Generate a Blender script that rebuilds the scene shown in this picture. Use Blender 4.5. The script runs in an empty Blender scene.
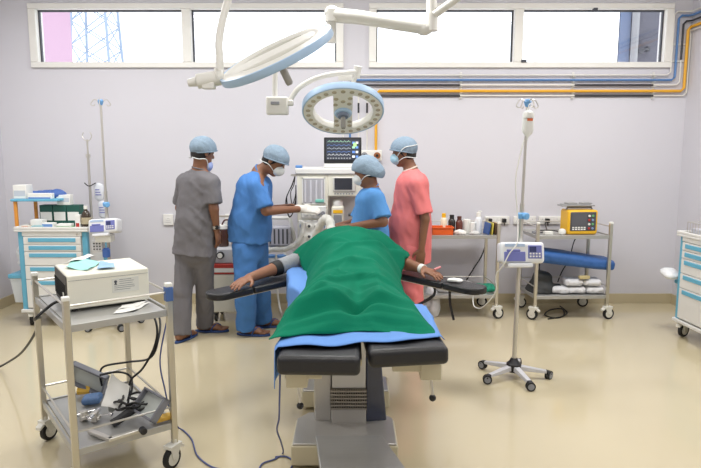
import bpy, bmesh, math, random
import numpy as np
from mathutils import Vector, Matrix, Euler
V = Vector
random.seed(7)
SC = bpy.context.scene
COL = SC.collection
R = math.radians
PI = math.pi
# ------------------------------------------------------------------ camera geometry (also used to find places)
CH = 1.6; CF = 600.0; CP = math.atan(82/600.0); cc, cs = math.cos(CP), math.sin(CP)
def ray(px, py):
    x = (px-350.5)/CF; y = -(py-234)/CF
    return V((x, cc+y*cs, -cs+y*cc))
def G(px, py, z=0.0):
    r = ray(px, py); return V((0, 0, CH)) + r*((z-CH)/r.z)
def D(px, py, Y):
    r = ray(px, py); return V((0, 0, CH)) + r*(Y/r.y)
# ------------------------------------------------------------------ materials
MATS = {}
def lin(c):
    c = c/255.0
    return c/12.92 if c <= 0.04045 else ((c+0.055)/1.055)**2.4
def M(name, rgb=None, rough=0.5, metal=0.0, var=0.05, scale=12.0, bump=0.0, bscale=60.0, coat=0.0, emit=0.0, trans=0.0, alpha=1.0, spec=0.5, sheen=0.0, stretch=None):
    if name in MATS: return MATS[name]
    m = bpy.data.materials.new(name); m.use_nodes = True
    nt = m.node_tree; b = nt.nodes['Principled BSDF']
    col = tuple(lin(v) for v in rgb)
    tc = nt.nodes.new('ShaderNodeTexCoord')
    mp = nt.nodes.new('ShaderNodeMapping'); nt.links.new(tc.outputs['Object'], mp.inputs['Vector'])
    if stretch: mp.inputs['Scale'].default_value = stretch
    nz = nt.nodes.new('ShaderNodeTexNoise'); nz.inputs['Scale'].default_value = scale; nz.inputs['Detail'].default_value = 4
    nt.links.new(mp.outputs['Vector'], nz.inputs['Vector'])
    rp = nt.nodes.new('ShaderNodeMix'); rp.data_type = 'RGBA'
    rp.inputs[6].default_value = tuple(max(0, v*(1-var)) for v in col)+(1,)
    rp.inputs[7].default_value = tuple(min(1, v*(1+var)) for v in col)+(1,)
    nt.links.new(nz.outputs['Fac'], rp.inputs[0]); nt.links.new(rp.outputs[2], b.inputs['Base Color'])
    b.inputs['Roughness'].default_value = rough; b.inputs['Metallic'].default_value = metal
    b.inputs['Specular IOR Level'].default_value = spec
    b.inputs['Coat Weight'].default_value = coat; b.inputs['Coat Roughness'].default_value = 0.08
    b.inputs['Transmission Weight'].default_value = trans; b.inputs['Alpha'].default_value = alpha
    if sheen: b.inputs['Sheen Weight'].default_value = sheen
    if emit:
        b.inputs['Emission Color'].default_value = col+(1,); b.inputs['Emission Strength'].default_value = emit
    if bump:
        n2 = nt.nodes.new('ShaderNodeTexNoise'); n2.inputs['Scale'].default_value = bscale; n2.inputs['Detail'].default_value = 3
        nt.links.new(mp.outputs['Vector'], n2.inputs['Vector'])
        bp = nt.nodes.new('ShaderNodeBump'); bp.inputs['Strength'].default_value = bump; bp.inputs['Distance'].default_value = 0.02
        nt.links.new(n2.outputs['Fac'], bp.inputs['Height']); nt.links.new(bp.outputs['Normal'], b.inputs['Normal'])
    MATS[name] = m
    return m
def glass(name, tint=(0.95, 0.97, 1.0), gl=0.06):
    if name in MATS: return MATS[name]
    m = bpy.data.materials.new(name); m.use_nodes = True; nt = m.node_tree
    for n in list(nt.nodes):
        if n.type != 'OUTPUT_MATERIAL': nt.nodes.remove(n)
    out = [n for n in nt.nodes if n.type == 'OUTPUT_MATERIAL'][0]
    t = nt.nodes.new('ShaderNodeBsdfTransparent'); t.inputs[0].default_value = tint+(1,)
    g = nt.nodes.new('ShaderNodeBsdfGlossy'); g.inputs['Roughness'].default_value = 0.03
    x = nt.nodes.new('ShaderNodeMixShader'); x.inputs[0].default_value = gl
    nt.links.new(t.outputs[0], x.inputs[1]); nt.links.new(g.outputs[0], x.inputs[2]); nt.links.new(x.outputs[0], out.inputs[0])
    MATS[name] = m; return m
WHITE = M('white painted metal', (228, 228, 225), 0.38, var=0.02)
PLAST = M('white plastic', (232, 232, 226), 0.42, var=0.02)
CREAM = M('cream enamel', (226, 224, 210), 0.4, var=0.02)
LBLUE = M('sky blue plastic', (104, 178, 208), 0.45, var=0.03)
PALEB = M('pale blue rim plastic', (168, 196, 226), 0.4, var=0.03)
STEEL = M('stainless steel', (206, 203, 196), 0.3, 0.75, var=0.05, scale=5)
BRUSH = M('brushed steel sheet', (182, 182, 180), 0.38, 0.6, var=0.06, scale=4, stretch=(1, 30, 1))
CHROME = M('chrome', (220, 220, 222), 0.12, 1.0, var=0.02)
BLACK = M('black plastic', (26, 26, 29), 0.45, var=0.1)
RUBBER = M('black rubber', (30, 30, 32), 0.7, var=0.1)
GREY = M('grey plastic', (140, 142, 148), 0.5, var=0.05)
DGREY = M('dark grey plastic', (74, 76, 82), 0.5, var=0.08)
WRUB = M('white caster plastic', (225, 224, 216), 0.5, var=0.03)
VINYL = M('black vinyl upholstery', (30, 30, 33), 0.38, var=0.12, scale=25, bump=0.15, bscale=160)
PAPER = M('white paper', (236, 236, 232), 0.85, var=0.03)
CABLE = M('black cable', (24, 24, 26), 0.5)
BLUEC = M('blue cable', (82, 92, 140), 0.5)
TUBEW = M('clear white tubing', (226, 226, 220), 0.35)
SKIN = M('brown skin', (134, 92, 68), 0.5, var=0.08, scale=20)
EYE = M('dark eye', (22, 16, 14), 0.25)
YELLOW = M('yellow plastic', (240, 186, 30), 0.42, var=0.04)
ORANGE = M('orange plastic', (226, 98, 34), 0.42, var=0.04)
DGREEN = M('dark green card', (26, 84, 74), 0.6, var=0.05)
REDP = M('red plastic', (180, 52, 46), 0.45)
CLEARP = glass('clear plastic', (0.9, 0.93, 0.95), 0.12)
SCREEN = M('dark screen', (40, 44, 50), 0.15, var=0.05)
# ------------------------------------------------------------------ mesh builder
class MB:
    def __init__(s): s.v = []; s.f = []; s.mi = []; s.cur = 0; s.mats = []
    def mat(s, m):
        if m not in s.mats: s.mats.append(m)
        s.cur = s.mats.index(m); return s
    def add(s, vs, fs, X=None):
        n = len(s.v)
        s.v += [tuple((X @ V(p)) if X is not None else V(p)) for p in vs]
        s.f += [tuple(i+n for i in f) for f in fs]; s.mi += [s.cur]*len(fs); return s
    def box(s, c, d, rz=0.0, X=None):
        x, y, z = d[0]/2, d[1]/2, d[2]/2
        vs = [(-x,-y,-z),(x,-y,-z),(x,y,-z),(-x,y,-z),(-x,-y,z),(x,-y,z),(x,y,z),(-x,y,z)]
        fs = [(0,3,2,1),(4,5,6,7),(0,1,5,4),(1,2,6,5),(2,3,7,6),(3,0,4,7)]
        T = Matrix.Translation(V(c)) @ Matrix.Rotation(rz, 4, 'Z')
        return s.add(vs, fs, X @ T if X is not None else T)
    def bb(s, x0, x1, y0, y1, z0, z1, X=None):
        return s.box(((x0+x1)/2, (y0+y1)/2, (z0+z1)/2), (abs(x1-x0), abs(y1-y0), abs(z1-z0)), 0, X)
    def lathe(s, prof, c=(0,0,0), axis=None, n=20, X=None):
        T = Matrix.Translation(V(c))
        if axis is not None: T = T @ V((0,0,1)).rotation_difference(V(axis)).to_matrix().to_4x4()
        if X is not None: T = X @ T
        vs = []; fs = []
        for (r, z) in prof:
            for k in range(n):
                a = 2*PI*k/n; vs.append((r*math.cos(a), r*math.sin(a), z))
        m = len(prof)
        for i in range(m-1):
            for k in range(n):
                k2 = (k+1) % n; fs.append((i*n+k, i*n+k2, (i+1)*n+k2, (i+1)*n+k))
        fs.append(tuple(range(n))[::-1]); fs.append(tuple((m-1)*n+k for k in range(n)))
        return s.add(vs, fs, T)
    def cyl(s, p0, p1, r, r1=None, n=16):
        p0 = V(p0); p1 = V(p1); d = p1-p0
        return s.lathe([(r, 0), (r if r1 is None else r1, d.length)], p0, d.normalized(), n)
    def ell(s, c, r, n=18, m=10, X=None):
        prof = [(max(1e-4, math.sin(PI*i/m)), -math.cos(PI*i/m)) for i in range(m+1)]
        T = Matrix.Translation(V(c)) @ Matrix.Diagonal((r[0], r[1], r[2], 1))
        return s.lathe(prof, (0,0,0), None, n, X @ T if X is not None else T)
    def tube(s, pts, r, n=8, smooth=0, closed=False):
        pts = [V(p) for p in pts]
        if smooth: pts = catmull(pts, smooth, closed)
        N = len(pts); vs = []; fs = []
        rad = r if callable(r) else (lambda t: r)
        u = None
        for i in range(N):
            if closed: t = (pts[(i+1) % N]-pts[i-1]).normalized()
            else: t = (pts[min(i+1, N-1)]-pts[max(i-1, 0)]).normalized()
            if u is None:
                u = t.orthogonal().normalized()
            else:
                u = (u - t*u.dot(t)); u = u.normalized() if u.length > 1e-6 else t.orthogonal().normalized()
            w = t.cross(u); rr = rad(i/max(1, N-1))
            for k in range(n):
                a = 2*PI*k/n; vs.append(pts[i] + (u*math.cos(a)+w*math.sin(a))*rr)
        for i in range(N if closed else N-1):
            j = (i+1) % N
            for k in range(n):
                k2 = (k+1) % n; fs.append((i*n+k, i*n+k2, j*n+k2, j*n+k))
        if not closed:
            fs.append(tuple(range(n))[::-1]); fs.append(tuple((N-1)*n+k for k in range(n)))
        return s.add(vs, fs)
    def prism(s, poly, z0, z1, X=None):
        n = len(poly)
        vs = [(p[0], p[1], z0) for p in poly]+[(p[0], p[1], z1) for p in poly]
        fs = [tuple(range(n))[::-1], tuple(range(n, 2*n))]+[(i, (i+1) % n, n+(i+1) % n, n+i) for i in range(n)]
        return s.add(vs, fs, X)
    def hexa(s, b, t):     # eight corners: bottom ring, top ring
        return s.add(list(b)+list(t), [(0,3,2,1),(4,5,6,7),(0,1,5,4),(1,2,6,5),(2,3,7,6),(3,0,4,7)])
    def build(s, name, mat=None, parent=None, bevel=0.0, sharp=35, off=None, loc=None, seg=2):
        me = bpy.data.meshes.new(name)
        vs = s.v
        if off is not None: vs = [(a[0]-off[0], a[1]-off[1], a[2]-off[2]) for a in vs]
        me.from_pydata(vs, [], s.f)
        ms = s.mats if s.mats else [mat or WHITE]
        for m in ms: me.materials.append(m)
        me.polygons.foreach_set('material_index', s.mi)
        bm = bmesh.new(); bm.from_mesh(me); bmesh.ops.recalc_face_normals(bm, faces=bm.faces); bm.to_mesh(me); bm.free()
        me.shade_smooth(); me.set_sharp_from_angle(angle=R(sharp))
        o = bpy.data.objects.new(name, me); COL.objects.link(o)
        if loc is not None: o.location = loc
        if parent is not None: o.parent = parent
        if bevel:
            b = o.modifiers.new('bevel', 'BEVEL'); b.width = bevel; b.segments = seg; b.limit_method = 'ANGLE'; b.angle_limit = R(40)
            b.harden_normals = False
        return o
def catmull(p, k, closed=False):
    out = []; n = len(p)
    for i in range(n if closed else n-1):
        if closed: a, b, c, d = p[i-1], p[i], p[(i+1) % n], p[(i+2) % n]
        else: a, b, c, d = p[max(i-1, 0)], p[i], p[i+1], p[min(i+2, n-1)]
        for j in range(k):
            t = j/k
            out.append(0.5*((2*b)+(c-a)*t+(2*a-5*b+4*c-d)*t*t+(3*b-a-3*c+d)*t**3))
    if not closed: out.append(p[-1])
    return out
def tag(o, label, cat, group=None):
    o['label'] = label; o['category'] = cat
    if group: o['group'] = group
    return o
def thing(name, label, cat, loc=(0,0,0), rz=0.0, group=None):
    o = bpy.data.objects.new(name, None); COL.objects.link(o); o.empty_display_size = 0.1
    o.location = loc; o.rotation_euler = (0, 0, rz); return tag(o, label, cat, group)
def struct(o): o['kind'] = 'structure'; return o
def copy_tree(o, loc, label=None, rz=None):
    c = o.copy(); COL.objects.link(c); c.location = loc
    if rz is not None: c.rotation_euler = (0, 0, rz)
    if label: c['label'] = label
    for ch in list(o.children):
        d = ch.copy(); COL.objects.link(d); d.parent = c
        for g in ch.children:
            e = g.copy(); COL.objects.link(e); e.parent = d
    return c
# ------------------------------------------------------------------ implicit bodies (smooth-union field -> one continuous surface)
class Field:
    def __init__(s, lo, hi, h):
        s.lo = np.array(lo, np.float32); s.h = h
        s.n = np.ceil((np.array(hi)-np.array(lo))/h).astype(int)+1
        s.a = np.full(tuple(s.n), 0.2, np.float32)
        s.ax = [s.lo[i]+h*np.arange(s.n[i], dtype=np.float32) for i in range(3)]
    def sub(s, lo, hi):
        i0 = np.clip(np.floor((np.array(lo)-s.lo)/s.h).astype(int), 0, s.n-1)
        i1 = np.clip(np.ceil((np.array(hi)-s.lo)/s.h).astype(int)+1, 1, s.n)
        sl = tuple(slice(i0[k], max(i1[k], i0[k]+1)) for k in range(3))
        g = np.stack(np.meshgrid(*[s.ax[k][sl[k]] for k in range(3)], indexing='ij'), -1)
        return sl, g
    def put(s, sl, d, k, cut=False):
        a = s.a[sl]
        if cut:
            s.a[sl] = np.maximum(a, -d); return
        if k > 0:
            hh = np.clip(0.5+0.5*(a-d)/k, 0, 1); s.a[sl] = a*(1-hh)+d*hh-k*hh*(1-hh)
        else: s.a[sl] = np.minimum(a, d)
    def cone(s, a, b, ra, rb, k=0.02, flat=False):
        a = np.array(a, np.float32); b = np.array(b, np.float32); m = max(ra, rb)+k+4*s.h
        sl, g = s.sub(np.minimum(a, b)-m, np.maximum(a, b)+m)
        ab = b-a; L = float(np.linalg.norm(ab)); t = ((g-a)@ab)/(L*L); tc = np.clip(t, 0, 1)
        d = np.linalg.norm(g-(a+tc[..., None]*ab), axis=-1)-(ra+(rb-ra)*tc)
        if flat: d = np.maximum(d, (t-1)*L)
        s.put(sl, d, k); return s
    def econe(s, a, b, r0, r1, side, k=0.02, flat0=False, flat1=False, pw=2.0):
        a = np.array(a, np.float32); b = np.array(b, np.float32)
        ab = b-a; L = float(np.linalg.norm(ab)); w = ab/L
        u = np.array(side, np.float32); u = u-w*(u@w); u /= np.linalg.norm(u); v = np.cross(w, u)
        mx = max(max(r0), max(r1)); m = mx+k+4*s.h
        sl, g = s.sub(np.minimum(a, b)-m, np.maximum(a, b)+m)
        q = g-a; t = (q@w)/L; tc = np.clip(t, 0, 1)
        rx = r0[0]+(r1[0]-r0[0])*tc; ry = r0[1]+(r1[1]-r0[1])*tc
        e = (t-tc)*L; rm = np.minimum(rx, ry)
        rr = (np.abs(q@u/rx)**pw+np.abs(q@v/ry)**pw+np.abs(e/rm)**pw)**(1/pw)
        d = (rr-1)*rm
        if flat0: d = np.maximum(d, -t*L)
        if flat1: d = np.maximum(d, (t-1)*L)
        s.put(sl, d, k); return s
    def ell(s, c, r, X=None, k=0.02):
        c = np.array(c, np.float32); m = max(r)+k+4*s.h
        sl, g = s.sub(c-m, c+m); q = g-c
        if X is not None: q = q@np.array(X, np.float32)          # columns of X: local axes
        p = q/np.array(r, np.float32); k0 = np.linalg.norm(p, axis=-1)
        k1 = np.linalg.norm(p/np.array(r, np.float32), axis=-1)+1e-6
        s.put(sl, k0*(k0-1)/k1, k); return s
    def plane(s, p, n):       # cut away the side the normal points to
        n = np.array(n, np.float32); n /= np.linalg.norm(n); p = np.array(p, np.float32)
        x, y, z = [((s.ax[i]-p[i])*n[i]) for i in range(3)]
        np.maximum(s.a, x[:, None, None]+y[None, :, None]+z[None, None, :], out=s.a); return s
    def wrinkle(s, amp, freq, seed=0, stretch=(1,1,1)):
        rs = np.random.RandomState(seed); I = np.nonzero(np.abs(s.a) < .035)
        g = np.stack([s.ax[k][I[k]] for k in range(3)], -1)
        w = np.zeros(len(g), np.float32); st = np.array(stretch)
        for i in range(6):
            k = rs.normal(size=3)*freq*st*(0.6+0.25*i); ph = rs.uniform(0, 6.28)
            k2 = rs.normal(size=3)*freq*0.5
            q = np.sin(g@k.astype(np.float32)+ph+1.4*np.sin(g@k2.astype(np.float32)+ph*2)); w += (0.45*q+0.9*(np.abs(q)-.6))/(1+0.3*i)
        s.a[I] += (amp*w/2.2).astype(np.float32); return s
    def mesh(s):
        a = np.pad(s.a, 1, constant_values=0.2); ins = a < 0
        nx, ny, nz = a.shape
        cnt = np.zeros((nx-1, ny-1, nz-1), np.int8)
        for i in (0, 1):
            for j in (0, 1):
                for k in (0, 1): cnt += ins[i:nx-1+i, j:ny-1+j, k:nz-1+k]
        act = np.argwhere((cnt > 0) & (cnt < 8))
        idx = np.full((nx-1, ny-1, nz-1), -1, np.int64); idx[tuple(act.T)] = np.arange(len(act))
        P = np.zeros((len(act), 3)); W = np.zeros(len(act))
        corners = [(i, j, k) for i in (0, 1) for j in (0, 1) for k in (0, 1)]
        val = {c: a[act[:,0]+c[0], act[:,1]+c[1], act[:,2]+c[2]] for c in corners}
        for c in corners:
            for ax in range(3):
                if c[ax] == 0:
                    e = list(c); e[ax] = 1; e = tuple(e)
                    va, vb = val[c], val[e]; m = (va < 0) != (vb < 0)
                    t = np.where(m, va/np.where(m, va-vb, 1), 0)
                    for q in range(3):
                        P[:, q] += np.where(m, c[q]+(t if q == ax else 0), 0)
                    W += m
        P = act+P/W[:, None]
        verts = (P-1)*s.h+s.lo
        F = []
        for ax in range(3):
            o1, o2 = [(1, 2), (2, 0), (0, 1)][ax]
            A = ins; sl0 = [slice(None)]*3; sl1 = [slice(None)]*3; sl0[ax] = slice(0, -1); sl1[ax] = slice(1, None)
            x0 = A[tuple(sl0)]; x1 = A[tuple(sl1)]
            for flip, msk in ((False, x0 & ~x1), (True, ~x0 & x1)):
                e = np.argwhere(msk)
                if not len(e): continue
                def I(d1, d2):
                    q = e.copy(); q[:, o1] -= d1; q[:, o2] -= d2; return idx[tuple(q.T)]
                quad = np.stack([I(1, 1), I(0, 1), I(0, 0), I(1, 0)], 1)
                F.append(quad[:, ::-1] if flip else quad)
        return verts, np.concatenate(F)
    def build(s, name, mats, parent, off=(0,0,0), smooth=2, paint=None):
        v, f = s.mesh(); v = v-np.array(off)
        me = bpy.data.meshes.new(name); me.from_pydata(v.tolist(), [], f.tolist())
        for m in (mats if isinstance(mats, list) else [mats]): me.materials.append(m)
        if paint is not None:
            cen = v[f].mean(1)+np.array(off); me.polygons.foreach_set('material_index', paint(cen).astype(np.int32))
        bm = bmesh.new(); bm.from_mesh(me)
        for _ in range(smooth): bmesh.ops.smooth_vert(bm, verts=bm.verts, factor=0.5, use_axis_x=True, use_axis_y=True, use_axis_z=True)
        bm.to_mesh(me); bm.free(); me.shade_smooth()
        o = bpy.data.objects.new(name, me); COL.objects.link(o)
        if parent is not None: o.parent = parent
        return o
# ================================================================== ROOM
XL, XR, YB, YF, ZC = -3.60, 3.43, 6.26, -1.6, 3.34
WALL = M('pale lavender wall paint', (211, 210, 217), 0.75, var=0.015, scale=2.5, bump=0.02, bscale=90)
FLOORM = M('glossy beige epoxy floor', (205, 193, 162), 0.14, var=0.035, scale=1.3, bump=0.012, bscale=5, coat=0.35)
CEILM = M('white ceiling paint', (236, 235, 234), 0.85, var=0.01)
SKIRT = M('tan skirting tile', (190, 178, 148), 0.35, var=0.05, scale=6)
FRAMEW = M('cream window frame', (234, 233, 228), 0.5, var=0.02)
def room():
    b = MB().bb(XL-.2, XR+.2, YF-.2, YB+.2, -.2, 0); struct(b.build('floor', FLOORM))
    b = MB().bb(XL-.2, XR+.2, YF-.2, YB+.2, ZC, ZC+.15); struct(b.build('ceiling', CEILM))
    b = MB(); z0, z1 = 2.47, 3.04
    xs = [(-3.19, -0.10), (0.22, 3.20)]
    b.bb(XL-.2, XR+.2, YB, YB+.2, 0, z0).bb(XL-.2, XR+.2, YB, YB+.2, z1, ZC)
    b.bb(XL-.2, xs[0][0], YB, YB+.2, z0, z1).bb(xs[0][1], xs[1][0], YB, YB+.2, z0, z1).bb(xs[1][1], XR+.2, YB, YB+.2, z0, z1)
    struct(b.build('wall_back', WALL))
    struct(MB().bb(XL-.2, XL, YF-.2, YB, 0, ZC).build('wall_left', WALL))
    struct(MB().bb(XR, XR+.2, YF-.2, YB, 0, ZC).build('wall_right', WALL))
    struct(MB().bb(XL, XR, YF-.2, YF, 0, ZC).build('wall_front', WALL))
    struct(MB().bb(XL, XR, YB-.014, YB, 0, .105).build('baseboard_back', SKIRT, bevel=.003))
    struct(MB().bb(XL, XL+.014, YF, YB-.014, 0, .105).build('baseboard_left', SKIRT, bevel=.003))
    struct(MB().bb(XR-.014, XR, YF, YB-.014, 0, .105).build('baseboard_right', SKIRT, bevel=.003))
    GASK = M('dark window gasket', (70, 72, 80), 0.6)
    PANE = glass('window glass', (0.97, 0.98, 1.0), 0.05)
    for i, (x0, x1, mx) in enumerate([(-3.225, -0.07, -1.645), (0.185, 3.235, 1.688)]):
        b = MB(); zb, zt = 2.445, 3.07; w = .075; y0, y1 = YB-.035, YB+.12
        b.bb(x0, x1, y0, y1, zb, zb+.055).bb(x0, x1, y0, y1, zt-.055, zt)
        b.bb(x0, x0+w, y0, y1, zb+.055, zt-.055).bb(x1-w, x1, y0, y1, zb+.055, zt-.055).bb(mx-.045, mx+.045, y0, y1, zb+.055, zt-.055)
        wn = struct(b.build('window_%d' % (i+1), FRAMEW, bevel=.006))
        for (a, c) in ((x0+w, mx-.045), (mx+.045, x1-w)):
            g = MB(); t = .014
            g.bb(a, c, YB+.03, YB+.06, zt-.055-t, zt-.055).bb(a, a+t, YB+.03, YB+.06, zb+.055, zt-.055-t).bb(c-t, c, YB+.03, YB+.06, zb+.055, zt-.055-t)
            gk = g.build('gasket', GASK, wn)
            MB().bb(a+.002, c-.002, YB+.042, YB+.048, zb+.055, zt-.055).build('window_pane', PANE, wn)
        if i == 1:
            h = D(594, 16, YB-.01); MB().bb(h.x-.02, h.x+.02, YB-.05, YB-.01, zt-.085, zt-.05).build('window_latch', GASK, wn)
            h = D(523, 62, YB-.01); MB().bb(h.x-.025, h.x+.025, YB-.05, YB+.02, zb+.05, zb+.075).build('window_latch', GASK, wn)
room()
# ------------------------------------------------------------------ outside
def outside():
    PINK = M('pink rendered wall', (184, 152, 172), 0.9, var=0.04)
    p0 = D(32, 62, 9.0); p1 = D(73, 62, 9.0)
    t = thing('building', 'pale pink building outside the left window', 'building', (p0.x, 9.0, 0))
    e = p1.x-p0.x
    MB().prism([(-1.6, 0), (e, 0), (e-2.2, 3.5), (-4, 3.5)], 0, 9).build('wall', PINK, t)
    MB().prism([(-1.65, -.05), (e+.05, -.05), (e-2.2, 3.55), (-4.05, 3.55)], 9, 9.2).build('parapet', PINK, t, bevel=.02)
    # lattice tower far away
    TW = M('pale grey galvanised lattice', (140, 156, 178), 0.6)
    Y = 30.0; a = D(96, 30, Y)
    t = thing('lattice_tower', 'pale steel lattice pylon seen through the left window', 'tower', (a.x, Y, 0))
    b = MB(); s = MB(); H = 22
    def w(z): return 1.15-.95*z/H
    for sx in (-1, 1):
        for sy in (-1, 1):
            b.tube([(sx*w(0), sy*w(0), 0), (sx*w(H), sy*w(H), H)], .07, 6)
    b.build('tower_legs', TW, t)
    z = 0.0
    while z < H-1:
        z2 = z+1.1
        for (p, q) in (((-1,-1),(1,-1)), ((1,-1),(1,1)), ((1,1),(-1,1)), ((-1,1),(-1,-1))):
            s.tube([(p[0]*w(z), p[1]*w(z), z), (q[0]*w(z2), q[1]*w(z2), z2)], .032, 5)
            s.tube([(q[0]*w(z), q[1]*w(z), z), (p[0]*w(z2), p[1]*w(z2), z2)], .032, 5)
        z = z2
    s.build('bracing', TW, t)
    # neighbouring grey wall with a downpipe
    GW = M('grey neighbour wall', (100, 100, 110), 0.9, var=0.05); BW = M('blue grey pilaster', (118, 132, 160), 0.9, var=0.03)
    Y = 7.3; a = D(628, 60, Y).x; c = D(617, 60, Y).x
    t = thing('neighbour_wall', 'grey outside wall corner with a white downpipe beyond the right window', 'wall', (c, Y, 0))
    MB().bb(a-c, 2.2, 0, .3, 0, 5).build('wall', GW, t)
    MB().prism([(0, -.02), (a-c, -.02), (a-c, .3), (.16, .3)], 0, 5).build('pilaster', BW, t)
    d = D(631.5, 60, Y).x-c
    MB().cyl((d, -.05, 0), (d, -.05, 5), .042, n=14).build('downpipe', M('pale downpipe', (160, 160, 162), .5), t)
    e = D(638, 52, Y)
    b = MB(); b.cyl((e.x-c-.03, -.05, e.z), (e.x-c+.1, -.05, e.z+.03), .018, n=10); b.box((e.x-c, -.05, e.z), (.05, .05, .05)); b.box((e.x-c+.1, -.03, e.z+.03), (.03, .06, .05))
    b.build('pipe_clamp', DGREY, t)
outside()
w = bpy.data.worlds.new('World'); SC.world = w; w.use_nodes = True
bg = w.node_tree.nodes['Background']; bg.inputs[0].default_value = (0.95, 0.98, 1.0, 1); bg.inputs[1].default_value = 2.4
# ------------------------------------------------------------------ medical gas pipes
def pipes():
    Y = YB-.03; r = .013
    WP = M('white enamelled pipe', (222, 220, 214), .4); BP = M('blue enamelled pipe', (84, 126, 180), .4); YP = M('yellow enamelled pipe', (232, 172, 44), .4)
    KP = M('black pipe sleeve', (48, 48, 54), .45)
    spec = [ # px drop, row y, px riser, top y, material, radius, label
        (343, 75, 671.5, 11.5, WP, .007, 'thin white gas pipe, topmost of the pipes along the back wall'),
        (350, 80, 676, 15.5, BP, .0115, 'blue gas pipe along the back wall under the windows'),
        (358.5, 85, 681, 21, WP, .008, 'white gas pipe with black sleeves between the blue and the yellow pipe'),
        (376, 91, 686, 27, YP, .0145, 'thick yellow gas pipe along the back wall under the windows'),
        (367, 95.7, 688.8, 31, WP, .008, 'white gas pipe with black sleeves, lowest of the pipes on the back wall')]
    for i, (dx, ry, rx, ty, m, r, lab) in enumerate(spec):
        yy = Y+(.012 if i == 4 else 0)
        z = D(400, ry, yy).z; xd = D(dx, 120, yy).x; xr = D(rx, 60, yy).x; zt = D(680, ty, yy).z
        xw = XR-.03
        pts = [(xd, yy, 1.62), (xd, yy, z-.03), (xd+.03, yy, z), (xr-.03, yy, z), (xr, yy, z+.03), (xr, yy, zt-.03)]
        if xr < xw-.05: pts += [(xr+.03, yy, zt), (xw-.03, yy, zt), (xw, yy-.03, zt)]
        else: pts += [(xw, yy-.02, zt)]
        pts += [(xw, 2.2, zt)]
        o = MB().tube(pts, r, 10).build('gas_pipe', m, loc=None)
        tag(o, lab, 'pipe', 'medical gas pipes')
        sl = []
        if i in (2, 4):
            for (a, b) in ((381, 460), (574.5, 653)):
                if a == 381 and i == 2: a = 358
                if a == 381: a = 380
                sl.append([(D(a, ry, yy).x, yy, z), (D(b, ry, yy).x, yy, z)])
            sl.append([(xd, yy, D(dx, 113, yy).z), (xd, yy, D(dx, 103, yy).z)])
        if i == 2:
            sl.append([(xr, yy, D(680, 60, yy).z), (xr, yy, zt-.03), (xr+.03, yy, zt), (xw-.03, yy, zt), (xw, yy-.03, zt), (xw, 2.2, zt)])
        for q in sl: MB().tube(q, r+.002, 10).build('pipe_sleeve', KP, o)
    BR = M('white pipe bracket', (226, 225, 220), .5)
    for (px, where) in ((461, 'left bracket'), (573.5, 'middle bracket'), (654, 'right bracket')):
        x = D(px, 85, Y).x; z0 = D(px, 99, Y).z; z1 = D(px, 72, Y).z
        b = MB().bb(x-.012, x+.012, YB-.012, YB, z0, z1)
        for ry in (75, 80, 85, 91, 95.7):
            z = D(px, ry, Y).z; b.bb(x-.012, x+.012, YB-.05, YB-.012, z-.022, z-.017)
        tag(b.build('pipe_bracket', BR, bevel=.002), 'white wall bracket under the five gas pipes, %s' % where, 'bracket', 'gas pipe brackets')
    for (py, where) in ((44, 'upper'), (61, 'lower')):
        z = D(680, py, Y).z; x0 = D(668, py, Y).x
        tag(MB().bb(x0, 3.40, YB-.016, YB, z-.01, z+.01).build('pipe_bracket', BR, bevel=.002), 'white bracket across the rising gas pipes by the right corner, %s one' % where, 'bracket', 'gas pipe brackets')
    # outlet panel
    c = D(372, 156, YB); t = thing('gas_outlet_panel', 'white gas outlet panel with a brown socket ring beside the monitor', 'outlet panel', (c.x, YB, c.z))
    MB().bb(-.42, .1, -.05, 0, -.05, .06).build('panel', PLAST, t, bevel=.006)
    BRN = M('brown outlet ring', (150, 92, 48), .5)
    for k, x in enumerate((.05, -.08, -.21, -.34)):
        o = MB().lathe([(.034, 0), (.034, .02), (.018, .022)], (x, -.05, .005), (0, -1, 0)).build('outlet_ring', BRN if k == 0 else GREY, t)
        MB().lathe([(.015, 0), (.013, .008)], (x, -.071, .005), (0, -1, 0)).build('outlet_hole', BLACK, o)
pipes()
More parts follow.
